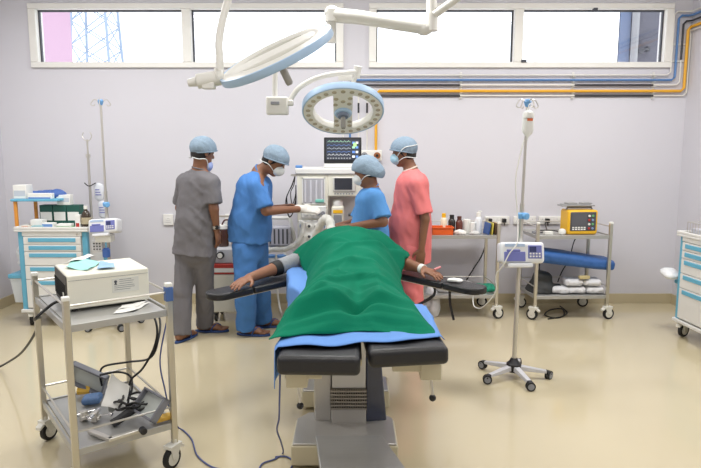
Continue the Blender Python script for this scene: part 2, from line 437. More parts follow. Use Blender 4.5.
# ------------------------------------------------------------------ socket boards
def sockets():
    SW = M('white switch plate', (232, 231, 228), .35, var=.01); HOLE = M('socket hole grey', (120, 120, 124), .6)
    for (a, b, y0, y1, lab, plug) in ((484, 509, 216, 224, 'long white socket board behind the middle trolley with black plugs', (489, 503)),
            (513, 535.5, 216, 224, 'white socket board on the wall behind the drip stand pole', ()),
            (538, 560, 216, 224, 'white socket board on the wall left of the yellow defibrillator', (546,)),
            (164, 173.5, 214, 225, 'small white wall socket left of the man in grey', ()),
            (225.5, 232, 214, 224, 'small white wall socket between the man in grey and the man in blue', ())):
        p = D(a, y1, YB); q = D(b, y0, YB); w = q.x-p.x; h = q.z-p.z
        t = thing('socket_board', lab, 'socket', ((p.x+q.x)/2, YB, (p.z+q.z)/2))
        MB().bb(-w/2, w/2, -.022, 0, -h/2, h/2).build('plate', SW, t, bevel=.004)
        n = max(1, round(w/.085))
        for k in range(n):
            x = -w/2+w*(k+.5)/n
            m = MB(); m.bb(x-.03, x+.03, -.026, -.022, -.026, .026); so = m.build('socket_module', SW, t, bevel=.002)
            m = MB()
            for (dx, dz) in ((0, .012), (-.01, -.008), (.01, -.008)): m.cyl((x+dx, -.028, dz), (x+dx, -.0255, dz), .0035, n=8)
            m.build('socket_hole', HOLE, so)
        for px in plug:
            g = D(px, 219, YB)
            x = g.x-(p.x+q.x)/2
            m = MB(); m.box((x, -.05, 0), (.036, .05, .04)); m.cyl((x, -.06, -.015), (x, -.07, -.05), .006, n=8)
            o = m.build('plug', BLACK, bevel=.006, loc=((p.x+q.x)/2, YB, (p.z+q.z)/2))
            tag(o, {489: 'black plug in the left end of the long socket board', 503: 'black plug in the right end of the long socket board', 546: 'black plug in the socket board beside the defibrillator'}[px], 'plug')
sockets()
# ------------------------------------------------------------------ ceiling lamps of the theatre
def lamps():
    for i, x in enumerate((-2.3, 0.0, 2.3)):
        for j, y in enumerate((1.3, 4.4)):
            l = bpy.data.lights.new('ceiling_panel_light', 'AREA'); l.shape = 'RECTANGLE'; l.size = 1.2; l.size_y = 0.6
            l.energy = LIGHT_W*(.72 if j == 0 else 1.18); l.color = (1.0, 0.985, 0.965)
            o = bpy.data.objects.new('ceiling_panel_light', l); COL.objects.link(o); o.location = (x, y, ZC-.03)
LIGHT_W = 43
lamps()
cam = bpy.data.cameras.new('camera'); co = bpy.data.objects.new('camera', cam); COL.objects.link(co)
cam.sensor_width = 36; cam.lens = CF/701*36; cam.clip_start = .05; cam.clip_end = 200
co.location = (0, 0, CH); co.rotation_euler = (PI/2-CP, 0, 0); SC.camera = co
SC.view_settings.view_transform = 'Standard'; SC.view_settings.look = 'None'; SC.view_settings.gamma = 1; SC.view_settings.exposure = 0.0
SC.view_settings.use_curve_mapping = False
SC.cycles.max_bounces = 8; SC.cycles.use_denoising = True
# ================================================================== EQUIPMENT
def caster(t, x, y, z=0.0, R_=.055, a=0.0, white=True):
    """swivel caster under a leg: housing (part) with a wheel (sub-part)"""
    c, s = math.cos(a), math.sin(a)
    def P(u, v, w): return (x+u*c-v*s, y+u*s+v*c, z+w)
    X = Matrix.Translation((x, y, z)) @ Matrix.Rotation(a, 4, 'Z')
    k = R_/.055; off = .025*k
    b = MB()
    for sv in (-1, 1):
        b.hexa([(off-.014*k, sv*.021*k-.003*k, .05*k), (off+.012*k, sv*.021*k-.003*k, .05*k), (off+.012*k, sv*.021*k+.003*k, .05*k), (off-.014*k, sv*.021*k+.003*k, .05*k)],
               [(off-.05*k, sv*.021*k-.004*k, .12*k), (off+.025*k, sv*.021*k-.004*k, .12*k), (off+.025*k, sv*.021*k+.004*k, .12*k), (off-.05*k, sv*.021*k+.004*k, .12*k)])
    b.bb(off-.052*k, off+.03*k, -.026*k, .026*k, .11*k, .128*k)
    b.hexa([(off-.075*k, -.018*k, .085*k), (off-.045*k, -.018*k, .1*k), (off-.045*k, .018*k, .1*k), (off-.075*k, .018*k, .085*k)],
           [(off-.075*k, -.018*k, .1*k), (off-.045*k, -.018*k, .122*k), (off-.045*k, .018*k, .122*k), (off-.075*k, .018*k, .1*k)])
    b.cyl((0, 0, .125*k), (0, 0, .15*k), .016*k)
    b.v = [tuple(X @ V(p)) for p in b.v]
    o = b.build('caster', WRUB if white else DGREY, t, bevel=.002)
    m = MB(); m.mat(RUBBER)
    m.lathe([(R_*.7, -.014*k), (R_*.97, -.013*k), (R_, -.006*k), (R_, .006*k), (R_*.97, .013*k), (R_*.7, .014*k)], (off, 0, R_), (0, 1, 0), 20)
    m.mat(WRUB if white else GREY); m.lathe([(R_*.3, -.0165*k), (R_*.68, -.015*k), (R_*.68, .015*k), (R_*.3, .0165*k)], (off, 0, R_), (0, 1, 0), 16)
    m.mat(GREY); m.lathe([(R_*.16, -.02*k), (R_*.16, .02*k)], (off, 0, R_), (0, 1, 0), 10)
    m.v = [tuple(X @ V(p)) for p in m.v]
    m.build('wheel', None, o)
POSTM = M('satin stainless post', (205, 200, 186), 0.3, 0.85, var=0.04, scale=4)
def trolley(label, loc, rz, w=.72, d=.47, zt=.815, zl=.235, h=.93, ang=(0.4, 0.2, 2.6, 2.9), bluecap=None, group='stainless steel trolleys', front=True):
    t = thing('instrument_trolley', label, 'trolley', loc, rz, group)
    q = .0145
    pts = [(0, 0), (w, 0), (w, d), (0, d)]
    for i, (x, y) in enumerate(pts):
        p = MB().bb(x-q, x+q, y-q, y+q, .13, h).build('leg', POSTM, t, bevel=.003)
        m = MB().bb(x-q-.002, x+q+.002, y-q-.002, y+q+.002, h-.004, h+.016); m.build('cap', PLAST, p, bevel=.004)
        if bluecap == i: MB().bb(x-q-.004, x+q+.004, y-q-.004, y+q+.004, h-.075, h-.004).build('corner_sleeve', M('blue corner sleeve', (74, 104, 160), .5), p, bevel=.003)
        caster(t, x, y, 0, .055, ang[i])
    for z in (zt, zl):
        b = MB(); b.bb(q, w-q, q, d-q, z-.014, z-.002)
        b.bb(q, w-q, -.008, .006, z-.03, z+.004).bb(q, w-q, d-.006, d+.008, z-.03, z+.004)
        b.bb(-.008, .006, q, d-q, z-.03, z+.004).bb(w-.006, w+.008, q, d-q, z-.03, z+.004)
        b.build('shelf', BRUSH, t, bevel=.002)
    for z in (h-.03, zl+.085):
        for e in range(4):
            if e == 0 and not front: continue
            a = pts[e]; c = pts[(e+1) % 4]
            MB().tube([(a[0], a[1], z), (c[0], c[1], z)], .0055, 8).build('rail', STEEL, t)
    return t
# ------------------------------------------------------------------ front-left trolley with the electrosurgical box
A1 = math.atan2(.288, .372)
TL = trolley('stainless trolley at front left carrying the big white box', (-1.272, 2.612, 0), A1, w=.47, d=.697, zt=.825, zl=.235, h=.945, ang=(2.2, 3.6, 2.5, 0.6), bluecap=1)
TLX = Matrix.Translation((-1.272, 2.612, 0)) @ Matrix.Rotation(A1, 4, 'Z')
def esu():
    o = V((-1.368, 2.838, .825)); a = math.atan2(.217, .321)
    t = thing('diathermy_unit', 'big white diathermy box with dark vented side on the front trolley', 'medical device', o, a)
    w, d, h = .388, .372, .18
    MB().bb(0, w, 0, d, .014, h).build('casing', CREAM, t, bevel=.006)
    VM = M('dark vent panel', (72, 70, 66), .6, var=.25, scale=60)
    m = MB(); m.bb(-.004, .001, .012, d-.012, .018, h-.006); vo = m.build('vent_panel', VM, t)
    m = MB()
    for k in range(14):
        y = .04+k*.024; m.bb(-.007, -.003, y, y+.008, .04, .13)
    m.build('vent_slat', M('vent slot black', (28, 28, 28), .7), vo)
    MB().bb(-.009, -.006, .07, .10, .05, .085).build('socket_plate', PLAST, vo)
    for x in (.03, w-.03):
        for y in (.03, d-.03): MB().cyl((x, y, 0), (x, y, .016), .014).build('foot', RUBBER, t)
    # label sheet: emblem and lines of print
    LB = M('grey print', (120, 122, 128), .8)
    sh = MB().bb(.205, .335, -.0025, 0, .072, .145).build('label_sheet', M('pale label', (214, 214, 206), .7), t)
    m = MB(); m.lathe([(.008, 0), (.008, .001)], (.222, -.0026, .128), (0, -1, 0), 6); m.hexa([(.214,-.0035,.112),(.23,-.0035,.112),(.23,-.0025,.112),(.214,-.0025,.112)], [(.221,-.0035,.124),(.223,-.0035,.124),(.223,-.0025,.124),(.221,-.0025,.124)]); m.build('emblem', DGREY, sh)
    m = MB(); rr = random.Random(3)
    for k, z in enumerate((.135, .126, .115, .104, .095, .085)):
        m.bb(.24 if k < 3 else .215, .24+rr.uniform(.05, .088), -.0032, -.0024, z, z+.0022)
    m.build('print_line', LB, sh)
    # seam line on the front
    MB().bb(.004, w-.004, -.0015, .001, .155, .1565).build('seam', GREY, t)
    MB().bb(.02, .05, -.004, 0, .03, .036).build('seam', GREY, t)
    X = Matrix.Translation(o) @ Matrix.Rotation(a, 4, 'Z')
    return X, h
EX, EH = esu()
def sheet(name, corners, mat, label, cat, thick=.0012, wav=.002, n=10, seed=1, group=None):
    """a loose sheet: grid between four corners (world), with slight waves"""
    rs = random.Random(seed); p = [V(c) for c in corners]; b = MB(); N = n
    ph = [rs.uniform(0, 6) for _ in range(4)]
    vs = []
    for s in (1, -1):
        for i in range(N+1):
            for j in range(N+1):
                u, v = i/N, j/N
                q = p[0]*(1-u)*(1-v)+p[1]*u*(1-v)+p[2]*u*v+p[3]*(1-u)*v
                q = q+V((0, 0, wav*(1+math.sin(u*5+ph[0])*math.cos(v*4+ph[1])+.6*math.sin(v*9+u*4+ph[2]))+s*thick/2)); vs.append(q)
    fs = []; M1 = (N+1)*(N+1)
    for i in range(N):
        for j in range(N):
            a = i*(N+1)+j; f = (a, a+1, a+N+2, a+N+1); fs.append(f); fs.append(tuple(x+M1 for x in f[::-1]))
    ring = [i*(N+1) for i in range(N+1)]+[N*(N+1)+j for j in range(1, N+1)]+[i*(N+1)+N for i in range(N-1, -1, -1)]+[j for j in range(N-1, 0, -1)]
    for i in range(len(ring)):
        a, c = ring[i], ring[(i+1) % len(ring)]; fs.append((a, c, c+M1, a+M1))
    base = (p[0]+p[2])/2
    b.add(vs, fs); o = b.build(name, mat, off=base, loc=base, sharp=60)
    return tag(o, label, cat, group)
def wl(X, x, y, z): return X @ V((x, y, z))
TEAL = M('pale teal paper drape', (158, 218, 208), .8, var=.06, scale=40)
BPAP = M('pale blue wrapper', (150, 186, 220), .75, var=.08, scale=30)
zt = EH+.001
sheet('paper_sheet', [G(66, 268.5, 1.008), G(88, 270.5, 1.008), G(101, 263, 1.008), G(73, 258.5, 1.008)], TEAL, 'crumpled teal paper sheet on top of the white diathermy box', 'paper', wav=.005, seed=4)
sheet('wrapper', [G(97, 269, 1.012), G(115, 268, 1.012), G(113, 263, 1.012), G(100, 262.5, 1.012)], BPAP, 'pale blue wrapper lying right of the teal sheet on the white box', 'wrapper', wav=.004, seed=5)
sheet('paper_sheet', [G(62, 264, 1.008), G(72, 262, 1.014), G(97, 256.5, 1.010), G(88, 255.5, 1.010)], PAPER, 'white paper behind the teal sheet on the white box', 'paper', wav=.006, seed=6)
sheet('paper_sheet', [G(113, 314, .826), G(135, 311, .826), G(150, 302.5, .826), G(122, 306, .826)], PAPER, 'folded white paper on the trolley top in front of the white box', 'paper', wav=.003, seed=7)
sheet('paper_sheet', [G(118, 309.5, .831), G(139, 306, .831), G(146, 301.5, .831), G(124, 305.5, .831)], PAPER, 'small white paper slip lying half on the folded paper of the front trolley', 'paper', wav=.002, seed=8)
# lower shelf clutter
def shelf_clutter():
    Z = .237
    TRAYM = M('grey foot pedal shell', (120, 122, 130), .45, var=.06); LINER = M('pale grey tray liner', (188, 194, 190), .4, var=.05)
    def pedal(lab, c, tilt, yaw, w, d, flip=False):
        t = thing('plastic_tray', lab, 'tray', c, yaw)
        X = Euler(tilt).to_matrix().to_4x4(); b = MB(); h = .04; k = .012
        b.bb(-w/2, w/2, -d/2, d/2, -h/2, -h/2+.006, X)
        b.bb(-w/2, w/2, -d/2, -d/2+k, -h/2, h/2, X).bb(-w/2, w/2, d/2-k, d/2, -h/2, h/2, X).bb(-w/2, -w/2+k, -d/2, d/2, -h/2, h/2, X).bb(w/2-k, w/2, -d/2, d/2, -h/2, h/2, X)
        b.build('tray_rim', TRAYM, t, bevel=.003)
        b = MB().bb(-w/2+k, w/2-k, -d/2+k, d/2-k, -h/2+.006, -h/2+.014, X); b.build('liner', LINER, t)
        return t
    c = G(150, 405, .33); pedal('grey plastic tray with pale inside leaning at the right end of the lower shelf', c, (0, R(-48), 0), A1+.15, .13, .21)
    c = G(88, 379, .33); pedal('grey plastic tray leaning at the back of the lower shelf', c, (R(98), R(22), 0), A1-.75, .22, .13)
    c0 = G(112, 396, .31)
    sheet('paper_sheet', [G(101, 407, .30), G(124, 411, .28), G(130, 388, .38), G(112, 374, .44)], PAPER, 'white folded paper propped among the instruments on the lower shelf', 'paper', wav=.004, seed=9)
    sheet('paper_sheet', [G(122, 408, .255), G(138, 398, .27), G(134, 391, .31), G(120, 392, .31)], PAPER, 'second white paper lying beside the coiled black cable on the lower shelf', 'paper', wav=.004, seed=10)
    # blue wrapped pack
    p = G(93, 402, .245); b = MB().box((0, 0, .02), (.10, .075, .04), 0)
    o = b.build('wrapped_pack', M('blue sterile wrap', (84, 116, 160), .55, var=.25, scale=30, bump=.4, bscale=30), bevel=.015, loc=p, seg=3); o.rotation_euler = (R(8), R(-6), A1-.6)
    tag(o, 'blue wrapped sterile pack on the lower shelf by the leaning tray', 'pack')
    p = G(84, 392, .25); o = MB().box((0, 0, .015), (.07, .05, .03)).build('yellow_pack', M('yellow card pack', (226, 182, 76), .6), bevel=.008, loc=p); o.rotation_euler = (R(20), 0, A1-.4)
    tag(o, 'small yellow pack behind the blue pack on the lower shelf', 'pack')
    p = G(163, 420, .245); o = MB().box((0, 0, .012), (.085, .05, .024)).build('yellow_pack', M('yellow card pack', (226, 182, 76), .6), bevel=.006, loc=p); o.rotation_euler = (0, 0, A1)
    tag(o, 'flat yellow pack at the right front corner of the lower shelf', 'pack')
    # clamps
    for i, (px, py, a, lab) in enumerate(((84, 420, .1, 'left chrome rail clamp with a wing screw on the lower shelf'), (95, 421, .9, 'right chrome rail clamp with a wing screw on the lower shelf'))):
        t = thing('rail_clamp', lab, 'clamp', G(px, py, Z), A1+a, 'chrome rail clamps')
        MB().bb(-.02, .02, -.015, .015, 0, .05).bb(-.02, .02, -.03, -.015, .012, .03).build('clamp_body', STEEL, t, bevel=.004)
        b = MB(); b.cyl((0, -.03, .03), (0, -.085, .035), .006); b.ell((0, -.085, .035), (.012, .012, .012)); b.build('screw', CHROME, t)
        b = MB(); b.cyl((-.055, 0, .038), (.055, 0, .038), .011); b.build('cross_bar', CHROME, t)
    t = thing('angle_bracket', 'bent grey metal arm with a black knob at the front of the lower shelf', 'bracket', G(110, 438, Z), A1)
    b = MB(); b.box((-.035, .03, .012), (.026, .17, .018), .35); b.box((.065, -.035, .012), (.17, .026, .018), .06); b.build('arm', STEEL, t, bevel=.004)
    MB().cyl((.14, -.04, .018), (.14, -.075, .018), .017).build('knob', BLACK, t, bevel=.003)
    t = thing('glass_vial', 'small grey glass vial standing among the cables on the lower shelf', 'vial', G(112, 411, Z+.02), 0)
    MB().lathe([(.014, 0), (.018, .005), (.018, .05), (.01, .06)], n=14).build('vial_body', M('grey frosted glass', (150, 152, 146), .3), t)
    MB().lathe([(.011, .058), (.011, .072)], n=12).build('stopper', GREY, t)
    # black coil and cables up to the box
    c = G(134, 408, .285)
    pts = []
    for k in range(66):
        a = k*.36; r = .066+.020*math.sin(k*.9); pts.append(c+V((r*math.cos(a)*1.15, r*math.sin(a)*.85, .001*k*.9+.008*math.sin(k*1.7))))
    tag(MB().tube(pts, .006, 6, 2).build('cable_coil', CABLE, off=c, loc=c), 'coil of black cable heaped in the middle of the lower shelf', 'cable')
    c = G(122, 420, .25)
    pts = [G(112, 424, .25), G(120, 419, .265), G(128, 413, .285), G(136, 408, .30)]
    tag(MB().tube(pts, .022, 10, 4).build('handle_bundle', M('black handle', (34, 34, 38), .5), off=c, loc=c), 'thick black cable handle lying diagonally on the lower shelf', 'cable')
    p0 = wl(EX, .388, .34, .03)
    c = V((p0.x, p0.y, .3))
    for i, (q, lab) in enumerate((([p0+V((.01, 0, 0)), p0+V((.045, .01, -.04)), G(159, 316, .70), G(158, 340, .60), G(150, 358, .5), G(128, 362, .42), G(105, 366, .40), G(100, 374, .36), G(102, 386, .30)], 'black cable looping from the white box over the leaning tray'),
                     ([p0+V((.02, -.02, 0)), p0+V((.055, -.02, -.05)), G(156, 322, .70), G(155, 345, .58), G(143, 368, .46), G(131, 380, .40), G(129, 395, .33), G(128, 405, .29)], 'black cable dropping from the white box into the black coil'))):
        tag(MB().tube(q, .006, 7, 6).build('power_cable', CABLE, off=c, loc=c), lab, 'cable', 'black cables of the white box')
    q = [G(100, 375, .38), G(118, 372, .40), G(130, 376, .37), G(132, 388, .33), G(129, 398, .29)]
    tag(MB().tube(q, .006, 7, 6).build('power_cable', CABLE, off=c, loc=c), 'short black cable bridging the top of the lower shelf papers', 'cable')
    q = [wl(EX, -.01, .12, .04), wl(EX, -.06, .10, .03), wl(EX, -.14, .09, -.03), G(40, 318, .7), G(34, 335, .55), G(22, 352, .35), G(10, 361, .15), G(-4, 368, .012), G(-25, 372, .009)]
    tag(MB().tube(q, .0075, 8, 6).build('power_cable', CABLE, off=c, loc=c), 'black cable running from the vented side of the white box down left to the floor', 'cable')
shelf_clutter()
# ------------------------------------------------------------------ operating table
TZ = .79
def table():
    t = thing('operating_table', 'operating table with black split leg pads and steel column', 'operating table', (0, 3.3, 0))
    off = V((0, 3.3, 0))
    def B(mb, n, m, p=None, **k): return mb.build(n, m, p or t, off=off if (p is None or True) else None, **k)
    DKB = M('dark blue base cover', (52, 58, 78), .22, var=.1, coat=.4)
    STB = M('polished base steel', (186, 184, 180), .3, .55, var=.06, scale=3)
    BEI = M('beige base cover', (206, 198, 172), .4, var=.03)
    # base: I-shaped floor base
    xm = -.03; Wd = .272
    def poly(q): return [(xm+a, b) for a, b in q]
    P = [(-Wd, 2.86), (Wd, 2.86), (Wd, 3.16), (Wd-.06, 3.24), (.165, 3.24), (.165, 3.50), (.2, 3.56), (Wd, 3.56), (Wd, 3.80), (-Wd, 3.80), (-Wd, 3.56), (-.2, 3.56), (-.165, 3.50), (-.165, 3.24), (-Wd+.06, 3.24), (-Wd, 3.16)]
    B(MB().prism(poly(P), .02, .125), 'base', BEI, bevel=.006)
    B(MB().prism(poly([(a*.97, 3.35+(b-3.35)*.985) for a, b in P]), .125, .135), 'base_cover', STB, bevel=.004)
    for (x, y) in ((-.2, 2.98), (.2, 2.98), (-.2, 3.72), (.2, 3.72)): B(MB().cyl((xm+x, y, 0), (xm+x, y, .022), .035), 'base_foot', RUBBER)
    # steel plate at the front
    B(MB().hexa([(-.14, 2.60, .115), (.257, 2.60, .115), (.172, 2.95, .115), (-.183, 2.95, .115)], [(-.14, 2.60, .150), (.257, 2.60, .150), (.162, 2.93, .150), (-.180, 2.93, .150)]), 'foot_plate', BRUSH, bevel=.004)
    # column
    B(MB().bb(-.20, -.105, 3.14, 3.46, .13, .50), 'column_side', STB, bevel=.008)
    B(MB().hexa([(.085, 3.12, .13), (.20, 3.14, .13), (.20, 3.46, .13), (.085, 3.46, .13)], [(.085, 3.12, .50), (.165, 3.14, .50), (.165, 3.46, .50), (.085, 3.46, .50)]), 'column_side', DKB, bevel=.008)
    B(MB().bb(-.105, .085, 3.10, 3.48, .13, .215), 'column', STB, bevel=.006)
    b = MB(); b.bb(-.095, .075, 3.12, 3.46, .20, .335)
    for k in range(6):
        z = .214+k*.02; b.bb(-.108, .088, 3.095, 3.48, z, z+.009)
    for k in range(15): 
        x = -.10+k*.0126; b.bb(x-.0018, x+.0018, 3.098, 3.11, .21, .33)
    B(b, 'bellows', M('bellows grille metal', (158, 152, 142), .35, .7))
    B(MB().bb(-.10, .082, 3.11, 3.46, .33, .66), 'inner_column', M('pale column sleeve', (206, 205, 203), .4, .3), bevel=.005)
    b = MB().bb(-.115, .1, 3.08, 3.52, .66, .74); B(b, 'table_head', STEEL, bevel=.006)
    # frame and pads
    b = MB(); b.bb(-.22, .22, 2.9, 4.25, .70, .715)
    for s in (-1, 1): b.bb(s*.255-.008, s*.255+.008, 3.05, 4.25, .70, .73)
    B(b, 'table_frame', STEEL, bevel=.003)
    def pad(x0, x1, y0, y1, z0, z1, name='pad', rz=0, c=None, tilt=0):
        w, d, h = x1-x0, y1-y0, z1-z0
        o = MB().bb(-w/2, w/2, -d/2, d/2, -h/2, h/2).build(name, VINYL, t, bevel=.022, seg=4)
        o.location = V(((x0+x1)/2, (y0+y1)/2, (z0+z1)/2))-off; o.rotation_euler = (0, tilt, rz); return o
    pad(-.26, .26, 3.02, 3.42, .715, TZ-.012, 'seat_pad'); pad(-.26, .26, 3.43, 4.28, .715, TZ-.012, 'back_pad'); pad(-.14, .14, 4.3, 4.62, .73, TZ, 'head_pad')
    pl = pad(-.292, .046, 2.31, 3.0, .705, TZ-.003, 'leg_pad', R(-1), tilt=R(0.4)); pr = pad(.056, .388, 2.37, 3.02, .722, TZ+.010, 'leg_pad', R(3.5), tilt=R(-2.0))
    for (x0, x1, y, z, kx) in ((-.275, -.12, 2.40, .70, -.225), (.18, .385, 2.47, .705, .345)):
        b = MB(); b.bb(x0, x1, y, y+.55, z-.04, z+.008); B(b, 'leg_rail', BEI, bevel=.004)
        b = MB(); b.bb(kx-.045, kx+.045, y-.01, y+.08, z-.075, z-.0); rl = B(b, 'rail_clamp', BEI, bevel=.005)
        b = MB(); b.cyl((kx+.005, y+.03, z-.075), (kx+.012, y+.02, z-.155), .006); B(b, 'lever', STEEL, rl)
        B(MB().ell((kx+.012, y+.02, z-.165), (.0155, .0155, .0155)), 'lever_knob', BLACK, rl)
    B(MB().bb(.0, .05, 2.5, 2.9, .68, .71), 'centre_rail', BEI, bevel=.003)
    # arm boards
    for s, tip, root in ((-1, G(208, 293.5, .745), V((-.36, 4.17, .745))), (1, G(484, 288, .75), V((.37, 4.28, .745)))):
        d = (tip-root); L = d.length; d.normalize(); u = V((-d.y, d.x, 0)).normalized(); hw = .088
        for k, (a, c) in enumerate(((.0, .62), (.63, 1.0))):
            n = 8; ring = []
            if k == 0: out = [(a*L, -hw), (c*L, -hw), (c*L, hw), (a*L, hw)]
            else: out = [(a*L, -hw)]+[(L-hw+hw*math.sin(q*PI/n), -hw*math.cos(q*PI/n)) for q in range(n+1)]+[(a*L, hw)]
            ps = [root+d*p+u*q for p, q in out]
            b = MB(); n2 = len(ps); vs = [(p.x, p.y, p.z-.045) for p in ps]+[tuple(p) for p in ps]
            b.add(vs, [tuple(range(n2))[::-1], tuple(range(n2, 2*n2))]+[(i, (i+1) % n2, n2+(i+1) % n2, n2+i) for i in range(n2)])
            B(b, 'arm_board', VINYL, bevel=.012, seg=3)
        b = MB(); q0 = root-d*.05-V((0, 0, .058)); q1 = root+d*L*.75-V((0, 0, .058)); b.tube([(s*.26, q0.y-.05, .715), tuple(q0), tuple(q1)], .013, 8); B(b, 'arm_board_rail', STEEL)
        if s == 1:
            for f, ln in ((.42, .16), (.62, .22)):
                p = root+d*L*f-V((0, 0, .045)); q = [p, p+V((.005, 0, -ln*.5)), p+V((.03-.16*(f < .5), -.01, -ln))]
                B(MB().tube(q, .011, 4, 4), 'arm_strap', BLACK)
    return t
table()
def cords():
    def cord(pts, r, m, name, lab, cat='cord'):
        c = V(pts[-1]); c.z = 0; tag(MB().tube(pts, r, 6, 8).build(name, m, off=c, loc=c), lab, cat)
    p = [D(280.5, 360, 2.45), D(280, 378, 2.47), D(279.5, 400, 2.55), D(279, 418, 2.65), D(277, 430, 2.75), D(281, 442, 2.85), G(283, 453, .006), G(275, 459, .006), G(262, 464, .006), G(258, 475, .006)]
    cord(p, .0045, BLUEC, 'thin_cord', 'thin blue cord hanging from the left leg pad to the floor')
    cord([G(275, 457, .006), G(286, 456.5, .006), G(293, 462, .006), G(290, 470, .006)], .0045, BLUEC, 'thin_cord', 'short end of thin blue cord on the floor left of the table base')
    cord([V((-.98, 3.1, .70)), D(160, 360, 3.05), D(165, 390, 3.05), D(170, 410, 3.08), G(177, 426, .02), G(184, 431, .006), G(192, 440, .006), G(197, 455, .006), G(210, 466, .006), G(225, 470, .006)], .0045, BLUEC, 'thin_cord', 'thin violet cord on the floor right of the front trolley')
    cord([G(560, 306, .006), G(567, 313, .006), G(557, 318, .006), G(545, 315, .006), G(550, 310, .02), G(562, 309, .02), G(563, 316, .006), G(548, 319, .006)], .007, CABLE, 'power_cable', 'black cable coiled on the floor under the defibrillator trolley', 'cable')
cords()
# ================================================================== CARTS, STANDS, LAMPS, MACHINES
def crash_cart(label, loc, rz, shelf=False, pole=False):
    t = thing('emergency_cart', label, 'medical cart', loc, rz, 'white and blue drawer carts')
    w, d = .63, .46
    MB().bb(.03, w-.03, .012, d-.01, .165, .87).build('body', WHITE, t, bevel=.004)
    for (x, y) in ((0, 0), (w-.05, 0), (0, d-.05), (w-.05, d-.05)):
        MB().bb(x, x+.05, y, y+.05, .16, .89).build('corner_post', LBLUE, t, bevel=.008)
    b = MB(); b.bb(-.02, w+.02, -.025, d+.01, .885, .905).bb(-.02, w+.02, -.025, -.012, .905, .93).bb(-.02, w+.02, d-.003, d+.01, .905, .93).bb(-.02, -.007, -.012, d-.003, .905, .93).bb(w+.007, w+.02, -.012, d-.003, .905, .93)
    b.build('top_tray', WHITE, t, bevel=.005)
    MB().bb(.045, w-.045, -.012, .012, .845, .885).build('front_rail', WHITE, t, bevel=.004)
    MB().lathe([(.009, 0), (.009, .006), (.005, .008)], (w-.085, -.012, .865), (0, -1, 0), 12).build('lock', STEEL, t)
    for (z0, z1) in ((.772, .84), (.703, .768), (.575, .699), (.447, .571), (.18, .443)):
        dr = MB().bb(.055, w-.055, -.014, .012, z0, z1).build('drawer', WHITE, t, bevel=.004)
        MB().bb(.10, w-.10, -.02, -.012, z1-.048, z1-.012).build('handle', LBLUE, dr, bevel=.006)
    b = MB().bb(-.01, w+.01, -.02, d+.01, .135, .165); b.build('base', WHITE, t, bevel=.006)
    for (x, y, a) in ((.05, .04, 2.0), (w-.05, .04, 1.0), (.05, d-.05, 2.4), (w-.05, d-.05, .6)): caster(t, x, y, 0, .06, a)
    bn = MB(); bn.hexa([(-.125, .10, .20), (-.025, .10, .20), (-.025, .30, .20), (-.125, .30, .20)], [(-.15, .08, .45), (-.012, .08, .45), (-.012, .32, .45), (-.15, .32, .45)])
    bn.build('waste_bin', M('translucent white bin', (214, 220, 224), .5), t, bevel=.006)
    MB().bb(-.16, -.005, .07, .33, .435, .475).build('bin_rim', LBLUE, t, bevel=.008)
    if shelf:
        MB().bb(-.10, .33, .10, .38, 1.15, 1.172).build('upper_shelf', LBLUE, t, bevel=.004)
        OP = M('amber shelf post', (224, 150, 60), .4)
        for (x, y, z) in ((-.07, .13, .905), (.0, .35, .905), (.235, .36, .905)): MB().bb(x-.014, x+.014, y-.012, y+.012, z, 1.15).build('shelf_post', OP, t, bevel=.003)
    if pole:
        x, y = .465, .50
        p = MB(); p.cyl((x, y, .45), (x, y, 1.55), .013).cyl((x, y, 1.5), (x, y, 1.72), .009).cyl((x, y, 1.545), (x, y, 1.58), .022); p.bb(x-.012, x+.012, d-.01, y, .5, .53).bb(x-.012, x+.012, d-.01, y, .8, .83)
        po = p.build('iv_pole', STEEL, t)
        for s in (-1, 1): MB().tube([(x, y, 1.70), (x+s*.03, y, 1.72), (x+s*.045, y, 1.76), (x+s*.03, y, 1.79)], .004, 6, 4).build('pole_hook', STEEL, po)
        MB().tube([(x-.05, y, 1.30), (x, y-.02, 1.27), (x+.06, y, 1.30)], .005, 6, 4).build('pole_hook', BLACK, po)
    return t
LCX = V((-3.02, 5.39, 0))
crash_cart('white and blue drawer cart by the left wall with green boxes on top', LCX, 0, True, True)
crash_cart('white and blue drawer cart against the right wall, cut off by the frame', (2.845, 5.12, 0), -PI/2+R(3))
def carton(lab, name, x0, x1, y0, y1, z0, h, m, lbl=None, cat='box', group=None, base=LCX, rz=0):
    c = base+V(((x0+x1)/2, (y0+y1)/2, z0))
    w, d = x1-x0, y1-y0
    o = MB().bb(-w/2, w/2, -d/2, d/2, 0, h).build(name, m, bevel=.003, loc=c); o.rotation_euler = (0, 0, rz); tag(o, lab, cat, group)
    if lbl: MB().bb(-w/2+.008, w/2-.008, -d/2-.0015, -d/2+.001, h*lbl[0], h*lbl[1]).build('box_label', lbl[2], o)
    return o
